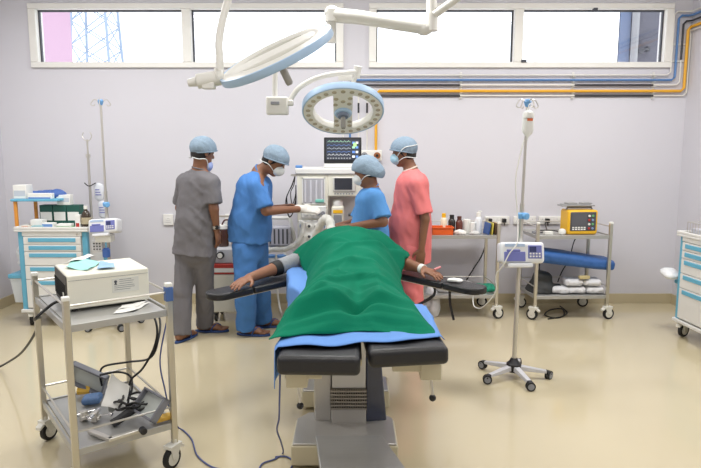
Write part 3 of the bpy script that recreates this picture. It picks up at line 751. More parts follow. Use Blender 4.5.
def cart_items():
    z = .906; x0_ = .10
    for k, wh in enumerate(('left', 'middle', 'right')):
        carton('dark green box with white label on the left cart, %s of three' % wh, 'green_box', x0_+k*.127, x0_+.122+k*.127, .22, .32, z, .2, DGREEN, (.28, .68, PAPER), 'box', 'dark green boxes on the left cart')
    carton('white carton left of the three green boxes on the cart', 'carton', .07, .175, .10, .20, z, .075, PAPER)
    carton('flat blue and white packet in front of the left green box', 'packet', .19, .30, .06, .13, z, .05, PAPER, (.3, .8, M('blue print', (110, 150, 205), .6)), 'packet')
    carton('small teal packet at the left front of the cart tray', 'packet', .11, .21, .03, .09, z, .028, M('pale teal packet', (150, 190, 196), .6), None, 'packet')
    carton('small orange and white packet at the left front corner of the cart tray', 'packet', .02, .09, .03, .09, z, .03, M('cream packet', (226, 214, 200), .6), (.2, .7, ORANGE), 'packet')
    carton('flat green and white packet in front of the right green boxes', 'packet', .33, .47, .05, .12, z, .02, M('green packet', (126, 176, 120), .6), None, 'packet')
    carton('folded white paper lying on the green packet on the cart', 'folded_paper', .335, .465, .05, .12, z+.0205, .022, PAPER, None, 'paper')
    carton('small red and white carton beside the brown bottle on the cart', 'carton', .50, .547, .06, .11, z, .125, PAPER, (.12, .4, REDP))
    o = tag(MB().lathe([(.04, 0), (.044, .01), (.044, .11), (.03, .15), (.014, .165), (.014, .18)], n=20).build('brown_bottle', M('brown glass', (58, 46, 34), .2, coat=.3), loc=LCX+V((.588, .10, z))), 'dark brown glass bottle at the right end of the left cart', 'bottle')
    MB().lathe([(.0175, .175), (.0175, .205)], n=16).build('bottle_cap', PLAST, o); MB().lathe([(.0446, .04), (.0446, .1)], n=20).build('bottle_label', M('tan label', (180, 168, 140), .7), o)
    # on the upper shelf
    z = 1.173
    carton('white pack standing at the left end of the blue shelf', 'white_pack', -.09, .03, .14, .26, z, .125, PAPER, (.2, .6, M('pale grey print', (196, 204, 214), .7)), 'pack')
    carton('long white and blue box on the blue shelf', 'long_box', .05, .27, .12, .18, z, .05, PAPER, (.0, .3, M('blue print', (110, 150, 205), .6)))
    f = Field((-.2, -.1, -.02), (.2, .1, .14), .006)
    for (x, y, a, b) in ((-.12, .02, .07, .035), (-.02, .03, .08, .04), (.07, .02, .07, .05), (.12, .0, .05, .04), (.06, -.02, .06, .03)): f.ell((x, y, .03), (a, .05, b), k=.03)
    f.wrinkle(.006, 40, 3).plane((0, 0, 0), (0, 0, -1))
    o = f.build('blue_cloth', M('crumpled blue wrap', (72, 104, 170), .7, var=.2, scale=20), None); o.location = LCX+V((.16, .28, z)); tag(o, 'crumpled blue wrap behind the long box on the blue shelf', 'cloth')
    carton('white carton lying on top of the middle and right green boxes', 'carton', .26, .385, .23, .31, .906+.2005, .095, PAPER, (.3, .7, M('pale grey print', (196, 204, 214), .7)), rz=.05)
    # bags on the pole of the cart
    BAGM = M('clear fluid bag', (218, 222, 230), .25, var=.03)
    for k, (dx, z0, h, lab) in enumerate(((.545, 1.12, .17, 'clear fluid bag with blue print hung high on the left cart pole'), (.575, .945, .17, 'clear fluid bag hanging lower beside the left cart pole'))):
        o = MB().lathe([(.012, 0), (.03, .015), (.042, .03), (.044, h-.02), (.03, h), (.01, h+.01)], n=16)
        o.v = [(a*1.1, b*.45, c) for a, b, c in o.v]; o = o.build('fluid_bag', BAGM, loc=LCX+V((dx, .52, z0))); tag(o, lab, 'fluid bag', 'fluid bags on the cart pole')
        for q in range(3): MB().bb(-.03, .028-.008*q, -.0215, -.019, h*.35+q*.025, h*.35+q*.025+.008).build('print_line', M('blue violet print', (110, 112, 180), .6), o)
    # white bag on the side of both carts
    for base, X, lab in ((LCX, Matrix.Identity(4), 'white crumpled bag hung on the left side of the left cart'), (V((2.845, 5.12, 0)), Matrix.Rotation(-PI/2+R(3), 4, 'Z'), 'white crumpled bag hung over the bin of the right cart')):
        f = Field((-.14, -.1, -.16), (.1, .1, .14), .006)
        if base is LCX:
            for p in ((0, 0, .08), (-.03, 0, .04), (.0, 0, 0), (-.02, 0, -.05), (.01, 0, -.09)): f.ell(p, (.035, .05, .05), k=.03)
        else:
            for p in ((-.05, 0, .03), (-.02, 0, .02), (.02, 0, 0)): f.ell(p, (.05, .07, .03), k=.03)
        f.wrinkle(.007, 45, 5); o = f.build('plastic_bag', M('white plastic bag', (224, 226, 228), .4, var=.05), None)
        q = V((-.065, .2, .62)) if base is LCX else V((-.08, -.01, .52)); o.location = base+X @ q; o.rotation_euler = X.to_euler(); tag(o, lab, 'bag')
    # things in the right cart tray
    X = Matrix.Translation((2.845, 5.12, 0)) @ Matrix.Rotation(-PI/2+R(3), 4, 'Z')
    c = X @ V((.12, .12, .906)); t = thing('wire_basket', 'small wire basket in the tray of the right cart', 'basket', c, -PI/2)
    b = MB()
    for zz in (.01, .10): b.tube([(-.1, -.08, zz), (.1, -.08, zz), (.1, .08, zz), (-.1, .08, zz)], .004, 6, closed=True)
    for q in range(6):
        for yy in (-.08, .08): b.tube([(-.1+q*.04, yy, .01), (-.1+q*.04, yy, .10)], .0025, 5)
    b.build('wire_frame', STEEL, t)
    MB().bb(-.08, .08, -.06, .06, .001, .05).build('basket_lining', M('pale grey lining', (190, 192, 200), .6), t, bevel=.006)
cart_items()
# ------------------------------------------------------------------ drip stands
def star_base(t, r, rot, m_leg, hubm, z=.085, drop=.02, R_=.032):
    MB().lathe([(.05, z-.035), (.052, z+.02), (.035, z+.035), (.022, z+.06)], n=18).build('base_hub', hubm, t)
    for k in range(5):
        a = rot+k*2*PI/5; c, s = math.cos(a), math.sin(a)
        def P(u, v, w): return (u*c-v*s, u*s+v*c, w)
        b = MB(); h = .013
        b.hexa([P(.03, -.024, z-.025), P(r, -.018, z-drop-.02), P(r, .018, z-drop-.02), P(.03, .024, z-.025)], [P(.03, -.022, z+.012), P(r, -.015, z-drop), P(r, .015, z-drop), P(.03, .022, z+.012)])
        lg = b.build('base_leg', m_leg, t, bevel=.004)
        b = MB(); b.hexa([P(r-.008, -.02, z-drop-.024), P(r+.03, -.018, z-drop-.026), P(r+.03, .018, z-drop-.026), P(r-.008, .02, z-drop-.024)], [P(r-.008, -.018, z-drop+.003), P(r+.022, -.014, z-drop-.004), P(r+.022, .014, z-drop-.004), P(r-.008, .018, z-drop+.003)])
        b.build('leg_end', BLACK, lg, bevel=.004)
        b = MB(); px, py, _ = P(r+.012, 0, 0); a2 = a*2.3+k
        ax = (math.sin(a2), -math.cos(a2), 0)
        b.mat(RUBBER)
        for sg in (-1, 1): b.lathe([(R_*.75, -.006), (R_, -.004), (R_, .004), (R_*.75, .006)], (px+ax[0]*sg*.012, py+ax[1]*sg*.012, R_), ax, 16)
        b.mat(GREY); b.cyl((px, py, R_), (px, py, z-drop-.015), .009)
        for sg in (-1, 1): b.lathe([(R_*.7, -.0065), (R_*.7, .0065)], (px+ax[0]*sg*.012, py+ax[1]*sg*.012, R_), ax, 12)
        b.build('caster', None, lg)
def hooks(t, z, par=None, n=4, w=.10):
    KB = M('clear blue hook hub', (110, 160, 210), .35)
    MB().lathe([(.012, z-.035), (.02, z-.02), (.026, z), (.02, z+.014), (.008, z+.018)], n=14).build('hook_hub', KB, t)
    for k in range(n):
        a = .25+k*2*PI/n; c, s = math.cos(a), math.sin(a)
        MB().tube([(.015*c, .015*s, z), (.05*c, .05*s, z+.015), (w*c, w*s, z-.005), ((w+.012)*c, (w+.012)*s, z-.03), ((w-.012)*c, (w-.012)*s, z-.04), ((w-.022)*c, (w-.022)*s, z-.025)], .0035, 6, 4).build('hook', STEEL, t)
def pump_stand(label, loc, top, rot, knobs, tray=None):
    t = thing('drip_stand', label, 'drip stand', loc, 0, 'drip stands')
    star_base(t, .235, rot, M('pale grey base leg', (206, 206, 210), .4, .2), BLACK)
    b = MB(); b.cyl((0, 0, .1), (0, 0, 1.25), .0155); b.build('pole', STEEL, t)
    MB().cyl((0, 0, 1.2), (0, 0, top), .0105).build('upper_pole', STEEL, t)
    KB = M('sky blue clamp knob', (112, 172, 224), .4)
    for z in knobs:
        b = MB(); b.lathe([(.026, -.02), (.03, -.005), (.03, .012), (.022, .022)], (0, 0, z)); b.lathe([(.017, .02), (.024, .03), (.024, .05), (.018, .055)], (0, 0, z), (.5, -.85, 0)); b.build('clamp_knob', KB, t)
    hooks(t, top, w=.07)
    return t
def pump(label, c, rz, w=.31, h=.15, tilt=0):
    t = thing('infusion_pump', label, 'infusion pump', c, rz)
    X = Euler((R(-12), tilt, 0)).to_matrix().to_4x4()
    SH = M('pump white shell', (228, 230, 234), .35); PB = M('pump violet panel', (112, 118, 184), .4); LCD = M('pump display', (60, 66, 110), .2)
    d = .12
    b = MB(); b.bb(-w/2, w/2, -d/2, d/2, 0, h*.93, X); b.build('casing', SH, t, bevel=.024, seg=4)
    b = MB(); y = -d/2-.004
    b.bb(-w*.42, w*.06, y, y+.01, h*.08, h*.5, X).bb(-w*.36, -w*.05, y, y+.01, h*.5, h*.6, X); b.build('door', PB, t, bevel=.004)
    b = MB(); b.bb(-w*.40, w*.05, y+.001, y+.01, h*.72, h*.85, X); b.build('name_strip', M('pale blue strip', (176, 196, 224), .5), t)
    cp = MB().bb(w*.12, w*.43, y, y+.01, h*.2, h*.78, X).build('control_panel', PB, t, bevel=.004)
    MB().bb(w*.15, w*.3, y-.002, y+.005, h*.48, h*.72, X).build('display', LCD, cp)
    for k in range(8): MB().bb(w*.15+(k % 4)*w*.068, w*.19+(k % 4)*w*.068, y-.003, y+.005, h*(.26+.12*(k//4)), h*(.33+.12*(k//4)), X).build('button', PLAST, cp)
    MB().bb(-w*.34, w*.22, -d/2-.01, d/2-.02, -.028, -.002, X).build('drip_tray', SH, t, bevel=.006)
    MB().cyl((.02, .03, .02), (.02, .09, .02), .02).build('pole_clamp', M('sky blue clamp knob', (112, 172, 224), .4), t)
    return t
A_ = V((1.165, 4.12, 0))
pump_stand('drip stand on five white legs at right, fluid bag on top', A_, 1.935, R(-78), (1.165, .845)).rotation_euler = (0, R(.8), 0)
pump('large white and violet infusion pump on the right drip stand', (1.163, 4.04, .845), 0, .30, .155)
o = MB().lathe([(.004, -.02), (.006, 0), (.028, .02), (.037, .04), (.038, .14), (.03, .165), (.012, .175), (.008, .19)], n=18)
o.v = [(a*1.05, b*.6, c) for a, b, c in o.v]
o = o.build('fluid_bottle', M('milky fluid bottle', (232, 233, 232), .25, var=.02), loc=A_+V((.022, -.045, 1.70))); tag(o, 'soft fluid bottle with red print hanging atop the right drip stand', 'fluid bottle')
MB().bb(-.012, .024, -.0245, -.021, .105, .122).build('red_print', M('orange red print', (222, 112, 70), .6), o); MB().lathe([(.0385, .125), (.0385, .155)], n=18).build('shoulder_band', WHITE, o)
MB().tube([(0, 0, .185), (.0, 0, .21), (.02, .03, .225)], .003, 6).build('hanger', PLAST, o)
q = [A_+V((-.0, -.045, 1.68)), A_+V((-.03, -.05, 1.55)), A_+V((-.05, -.06, 1.4)), A_+V((-.03, -.07, 1.15)), A_+V((-.05, -.15, 1.0)), A_+V((-.10, -.16, .93)), A_+V((-.14, -.15, .84)), D(496, 275, 4.05), D(496, 290, 4.05), D(490, 300, 4.1), D(481, 308, 4.2), D(474, 306, 4.3), D(473, 297, 4.35), D(474, 291, 4.3)]
tag(MB().tube(q, .004, 6, 6).build('drip_tubing', TUBEW, off=A_, loc=A_), 'clear drip tubing from the fluid bottle through the pump towards the right arm board', 'tubing')
A2 = V((-2.212, 5.42, 0))
pump_stand('tall drip stand between the left cart and the man in grey', A2, 2.045, .35, (1.13,))
pump('small white and violet infusion pump with grey display on the left drip stand', (-2.20, 5.34, .875), R(-4), .27, .14, R(-4))
carton('small plain white box below the left infusion pump', 'white_box', -.07, .07, -.06, .04, .80, .06, PLAST, None, 'box', None, A2+V((0, -.06, 0)))
b = MB(); b.bb(-.05, .045, -.04, .03, 0, .105); o = b.build('basket', M('perforated white basket', (216, 217, 220), .5), bevel=.006, loc=A2+V((-.085, 0, .70))); tag(o, 'perforated white basket on the left drip stand', 'basket')
for i in range(3):
    for j in range(3): MB().cyl((-.03+i*.026, -.0415, .025+j*.026), (-.03+i*.026, -.039, .025+j*.026), .008, n=8).build('perforation', DGREY, o)
o = MB().lathe([(.03, 0), (.034, .01), (.034, .07), (.02, .085)], n=16).build('blue_canister', M('deep blue canister', (70, 110, 190), .35), loc=A2+V((-.0, -.055, .655))); tag(o, 'small blue canister on the left drip stand under the pump', 'canister')
# ------------------------------------------------------------------ surgical lights
LAMPW = M('white lamp shell', (219, 218, 213), .35, var=.015); LAMPU = M('pale grey lamp underside', (236, 234, 228), .4, var=.02); LED = M('amber grey lens', (182, 172, 150), .2, var=.1, coat=.5)
def dome(t, X, Ro, Ri, th, bw, leds=True, led_only=None):
    n = 56
    def ringm(b, prof):     # profile (r,z) closed loop swept round
        m = len(prof); vs = []; fs = []
        for k in range(n):
            a = 2*PI*k/n
            for (r, z) in prof: vs.append(X @ V((r*math.cos(a), r*math.sin(a), z)))
        for k in range(n):
            k2 = (k+1) % n
            for i in range(m):
                j = (i+1) % m; fs.append((k*m+i, k2*m+i, k2*m+j, k*m+j))
        b.add(vs, fs); return b
    ringm(MB(), [(Ri, -.004), (Ri+.01, -th*.5), (Ro-.008, -th*.5), (Ro-.008, th*.3), (Ro-.04, th*.5), (Ri+.02, th*.5), (Ri, th*.3)]).build('lamp_ring', LAMPW, t, sharp=50)
    ringm(MB(), [(Ro-.012, -th*.5), (Ro-.003, -th*.52), (Ro, -th*.42), (Ro, th*.34), (Ro-.006, th*.4), (Ro-.012, th*.36)]).build('rim', PALEB, t, sharp=50)
    ringm(MB(), [(Ri+.012, -th*.5-.002), (Ro-.014, -th*.5-.002), (Ro-.014, -th*.5+.004), (Ri+.012, -th*.5+.004)]).build('lamp_face', LAMPU, t)
    b = MB(); b.bb(-bw, bw, -Ri-.03, Ri+.03, -th*.5+.001, th*.42, X); b.build('cross_band', LAMPW, t, bevel=.006)
    b = MB(); b.bb(-bw+.004, bw-.004, -Ri-.02, Ri+.02, -th*.5-.0015, -th*.5+.004, X); b.build('band_face', LAMPU, t)
    axis = (X.to_3x3() @ V((0, 0, -1)))
    def P(x, y, z): return X @ V((x, y, z))
    MB().lathe([(.062, 0), (.066, .01), (.058, .02), (.045, .022)], P(0, 0, -th*.5), axis, 26).build('hub_ring', PALEB, t)
    h = MB().lathe([(.044, 0), (.044, .016), (.036, .03), (.02, .034)], P(0, 0, -th*.5-.012), axis, 22).build('hub_cover', M('blue grey hub', (112, 124, 146), .4), t)
    MB().lathe([(.016, 0), (.019, .02), (.019, .085), (.014, .095)], P(0, 0, -th*.5-.04), axis, 16).build('handle', M('grey lamp handle', (150, 148, 144), .4), t)
    if leds:
        proto = None
        pos = [((Ro+Ri)/2*math.cos(2*PI*(k+.5)/26), (Ro+Ri)/2*math.sin(2*PI*(k+.5)/26)) for k in range(26)]
        pos += [(-.05, .11), (.05, .12), (-.045, .17), (.05, .175), (-.055, -.10), (.045, -.11), (0, -.14), (-.05, -.17), (.05, -.175)]
        for (x, y) in pos:
            if proto is None:
                proto = MB().lathe([(.017, 0), (.017, .002), (.011, .0035), (.002, .004)], (0, 0, 0), (0, 0, -1), 14).build('led_lens', LED, t); o = proto
            else:
                o = proto.copy(); COL.objects.link(o)
            o.matrix_local = Matrix.Translation(P(x, y, -th*.5-.002)) @ X.to_3x3().to_4x4()
def lamps2():
    # front lamp: dome seen from behind its back
    c = D(276, 55, 3.0)
    t = thing('surgical_light', 'front round surgical light, tilted so its white back shows, before the left window', 'surgical light', (c.x, c.y, ZC), 0, 'twin surgical lights')
    ax = V((.905, .0, .425)).normalized(); bb = V((-.425, 0, .905)); vc = (V((0, 0, CH))-c).normalized()
    ax = (ax-vc*ax.dot(vc)).normalized(); bb = (bb-vc*bb.dot(vc)-ax*bb.dot(ax)).normalized(); nz = (bb*.985+vc*.155).normalized(); ay = nz.cross(ax)
    X = Matrix.Translation(c-V((c.x, c.y, ZC))) @ Matrix((ax, ay, nz)).transposed().to_4x4()
    dome(t, X @ Matrix.Rotation(PI/2, 4, 'Z'), .298, .205, .043, .085)
    off = V((c.x, c.y, ZC))
    e0 = D(221, 76, 2.98); 
    b = MB(); b.cyl(D(224, 77, 2.98), D(197, 81.5, 2.97), .036, .036); b.cyl(D(219, 76, 2.98), D(217, 76.5, 2.98), .043); b.build('swivel_joint', LAMPW, t, off=off, bevel=.004)
    b = MB(); b.cyl(D(197, 81.5, 2.97), D(188, 83, 2.97), .024, .018); b.box(D(209, 86, 2.97), (.06, .05, .03)); b.build('joint_cap', LAMPW, t, off=off, bevel=.004)
    pts = [D(220, 72, 2.98), D(219.5, 55, 2.99), D(219, 42, 3.0), D(222, 22, 3.02), D(228, 0, 3.05), D(233, -22, 3.08), D(236, -50, 3.1)]
    pts.append(V((pts[-1].x+.02, 3.12, ZC-.05)))
    MB().tube(pts, .0185, 12, 6).build('support_tube', LAMPW, t, off=off)
    MB().lathe([(.09, 0), (.09, .03), (.04, .05)], V((pts[-1].x, 3.12, ZC)), (0, 0, -1)).build('ceiling_flange', LAMPW, t, off=off)
    # rear lamp
    Y = 4.5; c = D(343, 109, Y)
    base = D(431.5, 0, 4.35); off = V((base.x, 4.35, ZC))
    t = thing('surgical_light', 'rear round surgical light facing down, blue rim and lens ring, hung above the monitor', 'surgical light', off, 0, 'twin surgical lights')
    az = V((-.02, .50, .866)).normalized(); ax = V((1, 0, -.03)); ax = (ax-az*ax.dot(az)).normalized(); ay = az.cross(ax)
    X = Matrix.Translation(c-off) @ Matrix((ax, ay, az)).transposed().to_4x4()
    dome(t, X, .302, .212, .06, .07)
    top = c+ay*(-.02)+az*.03
    yk = MB(); yk.tube([D(357, 73, 4.5), D(354, 80, 4.55), c+ay*.10+az*.05, c+az*.03], .018, 10, 4); yk.box(tuple(D(345, 77, 4.56)), (.10, .03, .05)); yk.cyl(D(358, 66, 4.48), D(356, 78, 4.5), .028); yk.build('yoke', LAMPW, t, off=off, bevel=.003)
    MB().tube([D(357, 72, 4.48), D(344, 73, 4.46), D(328, 75, 4.44), D(312, 80, 4.42), D(299, 88, 4.4), D(292, 97, 4.39), D(289, 104, 4.38)], .019, 12, 6).build('curved_arm', LAMPW, t, off=off)
    b = MB(); b.box(tuple(D(277.5, 106, 4.38)), (.155, .09, .125)); b.box(tuple(D(290, 103, 4.38)), (.05, .05, .04)); jb = b.build('joint_box', LAMPW, t, off=off, bevel=.01)
    b = MB(); b.box(tuple(D(275, 103, 4.33)), (.06, .012, .022)); b.build('joint_button', GREY, jb, off=off, bevel=.002)
    MB().tube([D(275, 99, 4.38), D(275, 80, 4.38), D(277, 66, 4.38), D(288, 52, 4.38), D(310, 42, 4.38), D(331, 38, 4.38)], .019, 12, 6).build('curved_arm', LAMPW, t, off=off)
    b = MB(); b.cyl(D(331.5, 43, 4.38), D(331.5, 20, 4.38), .033); b.cyl(D(332, 22, 4.38), D(332, 10, 4.38), .05); b.ell(D(332, 13, 4.38), (.055, .05, .05)); b.build('arm_elbow', LAMPW, t, off=off)
    b = MB(); b.tube([D(332, 15, 4.38), D(360, 17.5, 4.37), D(400, 24, 4.36), D(425, 28, 4.35)], lambda q: .05-.006*q, 14); b.build('spring_arm', LAMPW, t, off=off)
    b = MB(); b.cyl(D(431.5, 31, 4.35), D(431.5, 14, 4.35), .045); b.ell(D(424, 29, 4.35), (.06, .045, .045)); b.build('arm_joint', LAMPW, t, off=off)
    b = MB(); b.cyl(D(431.5, 16, 4.35), (base.x, 4.35, ZC), .036); b.lathe([(.13, 0), (.13, .03), (.05, .06)], (base.x, 4.35, ZC), (0, 0, -1)); b.build('ceiling_post', LAMPW, t, off=off)
    b = MB(); b.tube([D(434, 15, 4.33), D(455, 0, 4.3), D(482, -22, 4.25)], .028, 12); b.cyl(D(482, -20, 4.25), V((D(482, -20, 4.25).x, 4.25, ZC)), .03); b.build('side_arm', LAMPW, t, off=off)
lamps2()
# ------------------------------------------------------------------ anaesthesia machine
def machine():
    o = V((-.19, 5.75, 0)); t = thing('anaesthesia_machine', 'white anaesthesia machine with flow window and dark display by the wall', 'anaesthesia machine', o)
    x0, x1 = -.295, .295; yf, yb = -.30, .25
    xm = -.015; zt = 1.455
    b = MB(); b.bb(x0, x1, .20, yb, .12, zt-.02); b.build('back_panel', M('pale lavender panel', (206, 204, 208), .5), t, bevel=.004)
    b = MB(); b.bb(x0, xm, yf, .20, .95, 1.40).bb(x0, xm, yf, .2, .12, .95); b.build('left_column', CREAM, t, bevel=.008)
    b = MB(); b.bb(xm, x1, yf, .20, 1.20, 1.40); b.build('display_housing', CREAM, t, bevel=.008)
    b = MB(); b.bb(x0-.015, x1+.015, yf-.015, yb, 1.40, zt); b.build('top_shelf', WHITE, t, bevel=.01)
    b = MB(); b.bb(xm, x1, yf-.03, .2, .86, .89); b.build('work_shelf', CREAM, t, bevel=.006)
    b = MB(); b.bb(xm, x1, yf, .20, .16, .86); b.build('drawer_cabinet', CREAM, t, bevel=.008)
    for k in range(3): 
        d = MB().bb(xm+.02, x1-.02, yf-.012, yf+.005, .18+k*.22, .38+k*.22).build('drawer', WHITE, t, bevel=.006); MB().bb(xm+.1, x1-.1, yf-.03, yf-.01, .32+k*.22, .34+k*.22).build('drawer_handle', GREY, d, bevel=.004)
    b = MB(); b.bb(x0-.03, x1+.03, yf-.03, yb, .10, .16); b.build('base', GREY, t, bevel=.01)
    for (x, y, a) in ((x0+.03, yf+.02, 2), (x1-.03, yf+.02, 1), (x0+.03, yb-.05, 2.5), (x1-.03, yb-.05, .5)): caster(t, x, y, 0, .045, a)
    # flow window
    fw = MB().bb(-.245, -.045, yf-.004, yf+.01, 1.135, 1.365).build('flow_window', M('smoked window', (184, 183, 190), .2, var=.03), t, bevel=.004)
    for k in range(4):
        x = -.22+k*.05; f = MB().cyl((x, yf-.010, 1.15), (x, yf-.010, 1.35), .010).build('flow_tube', M('clear flow tube', (206, 206, 212), .15), fw)
    b = MB(); b.bb(-.25, -.24, yf-.008, yf+.01, 1.13, 1.37).bb(-.05, -.04, yf-.008, yf+.01, 1.13, 1.37).bb(-.25, -.04, yf-.008, yf+.01, 1.36, 1.37).bb(-.25, -.04, yf-.008, yf+.01, 1.13, 1.14); b.build('window_rim', WHITE, fw)
    MB().bb(-.13, -.05, yf-.025, yf-.008, 1.145, 1.175).build('teal_tag', M('teal tag', (120, 196, 180), .5), t, bevel=.008)
    b = MB(); b.bb(-.26, -.03, yf-.02, yf+.01, 1.0, 1.115); kp = b.build('knob_panel', WHITE, t, bevel=.01)
    for x in (-.21, -.155, -.1, -.06): MB().lathe([(.02, 0), (.018, .025)], (x, yf-.02, 1.05), (0, -1, 0), 12).build('knob', GREY if x > -.12 else PLAST, kp)
    b = MB(); b.bb(-.285, -.03, yf-.012, yf+.01, .70, .985); gp = b.build('gauge_panel', WHITE, t, bevel=.008)
    for k in range(7):
        x = -.25+(k % 4)*.062; z = .93-.095*(k//4)
        g = MB().lathe([(.024, 0), (.024, .012), (.019, .014)], (x, yf-.012, z), (0, -1, 0), 16).build('gauge', PLAST if k % 3 else M('blue gauge', (130, 150, 186), .4), gp); MB().lathe([(.013, 0), (.012, .01)], (x, yf-.025, z), (0, -1, 0), 12).build('gauge_dial', DGREY, g)
    # display
    MB().bb(.03, .235, yf-.012, yf+.005, 1.245, 1.375).build('display', M('screen bezel grey', (206, 205, 200), .4), t, bevel=.006)
    MB().bb(.045, .205, yf-.015, yf-.008, 1.262, 1.366).build('display_screen', M('unlit screen', (52, 54, 62), .18), t)
    for k in range(7): MB().lathe([(.007, 0), (.006, .006)], (.05+k*.026, yf-.004, 1.225), (0, -1, 0), 10).build('push_button', GREY, t)
    # vaporiser
    v = MB().bb(.015, .13, yf+.01, yf+.13, .935, 1.11).build('vaporiser', CREAM, t, bevel=.02, seg=3)
    MB().lathe([(.05, 0), (.05, .04), (.035, .055)], (.072, yf+.07, 1.11), None, 20).build('dial', WHITE, v)
    MB().bb(.03, .118, yf+.006, yf+.012, 1.045, 1.075).build('yellow_label', YELLOW, v); MB().bb(.035, .11, yf+.005, yf+.012, .95, 1.03).build('scale_label', GREY, v)
    MB().bb(.02, .125, yf, yf+.14, .89, .936).build('vaporiser_mount', GREY, t, bevel=.004)
    MB().cyl((.17, yf+.05, 1.03), (.30, yf+.05, 1.035), .018).build('dark_handle', DGREY, t)
    # small blue thing on the top
    MB().bb(-.31, -.25, yf+.02, yf+.10, zt, zt+.025).build('blue_clip', M('blue clip', (90, 140, 200), .5), t, bevel=.006)
    # side hooks with black cables
    hk = MB().bb(x0-.06, x0, yf+.04, yf+.06, 1.38, 1.40).build('side_hook', STEEL, t)
    rs = random.Random(5); b = MB()
    for k in range(4):
        w_ = rs.uniform(.03, .09); h_ = rs.uniform(.15, .4)
        b.tube([(x0-.02, yf+.05, 1.39), (x0-.02-w_*.4, yf+.04, 1.30), (x0-.03-w_, yf+.03, 1.39-h_*.6), (x0-.03-w_*.6, yf+.04, 1.39-h_), (x0-.02, yf+.05, 1.39-h_*.7), (x0-.015, yf+.05, 1.3)], .0045, 6, 6)
    b.build('sensor_cable', CABLE, t)
    # patient monitor on top
    a = D(324, 166, 5.55); c = D(361.5, 139, 5.55); w_ = c.x-a.x; cx = (a.x+c.x)/2
    m = thing('patient_monitor', 'black patient monitor showing traces on top of the anaesthesia machine', 'monitor', (cx, 5.62, zt))
    MB().bb(-w_/2-.0, w_/2, -.08, .08, 0, .04).build('stand', WHITE, m, bevel=.008)
    h_ = .235; X = Matrix.Translation((0, -.05, .042)) @ Matrix.Rotation(R(-4), 4, 'X')
    MB().bb(-w_/2, w_/2, -.03, .05, 0, h_, X).build('case', BLACK, m, bevel=.008)
    sc = MB().bb(-w_/2+.02, w_/2-.018, -.033, -.028, .03, h_-.022, X).build('screen', M('lit monitor screen', (58, 62, 72), .2, emit=.35), m)
    rr = random.Random(2); yy = -.0345
    def em(n, c, e=.9): return M(n, c, .4, emit=e*.6)
    for k, (mat_, amp) in enumerate(((em('green trace', (150, 200, 170)), .011), (em('blue trace', (90, 130, 200)), .006), (em('pale trace', (190, 200, 210)), .008), (em('blue trace', (90, 130, 200)), .006), (em('white trace', (210, 215, 220)), .010))):
        z = h_-.042-k*.03; b = MB(); x = -w_/2+.03; pts = []
        while x < w_/2-.10:
            pts.append(X @ V((x, yy, z+amp*(abs(math.sin(x*90))**8 if k in (0, 4) else math.sin(x*140)*.6)))); x += .0022
        b.tube(pts, .0016, 4); b.build('trace', mat_, sc)
    for k in range(4):
        for q in range(2):
            MB().bb(w_/2-.085+q*.032, w_/2-.06+q*.03, yy-.0008, yy+.0005, h_-.06-k*.042, h_-.04-k*.042, X).build('readout', (em('green trace', (150, 200, 170)) if k == 1 else em('white trace', (210, 215, 220))) if (k+q) % 2 else em('blue trace', (90, 130, 200)), sc)
    MB().bb(w_/2-.075, w_/2-.045, yy-.001, yy+.0005, h_-.085, h_-.05, X).build('readout', em('lime readout', (160, 210, 130)), sc)
    for k in range(9): MB().bb(-w_/2+.03+k*.025, -w_/2+.045+k*.025, yy-.0008, yy+.0005, .038, .05, X).build('soft_key', em('grey key', (130, 134, 142), .6), sc)
machine()
def hoses():
    HW = M('white corrugated hose', (222, 222, 216), .45, var=.04)
    def hose(pts, r, lab, rib=.9):
        p = catmull([V(q) for q in pts], 14); n = len(p)
        c = V((p[0].x, p[0].y, 0))
        rad = lambda u: r*(1+.09*math.sin(u*n*rib))
        tag(MB().tube(p, rad, 12).build('breathing_hose', HW, off=c, loc=c), lab, 'hose', 'white breathing hoses')
    hose([D(312, 262, 5.1), D(314, 242, 5.0), D(319, 228, 4.85), D(325, 219, 4.75), D(330, 222, 4.68), D(332, 235, 4.62)], .034, 'thick white breathing hose arching up behind the green drape')
    hose([D(304, 222, 5.42), D(299, 240, 5.42), D(286, 249, 5.45), D(270, 250, 5.5), D(262, 258, 5.5), D(261, 275, 5.5), D(266, 292, 5.5)], .024, 'thin white breathing hose curving behind the man in blue')
hoses()
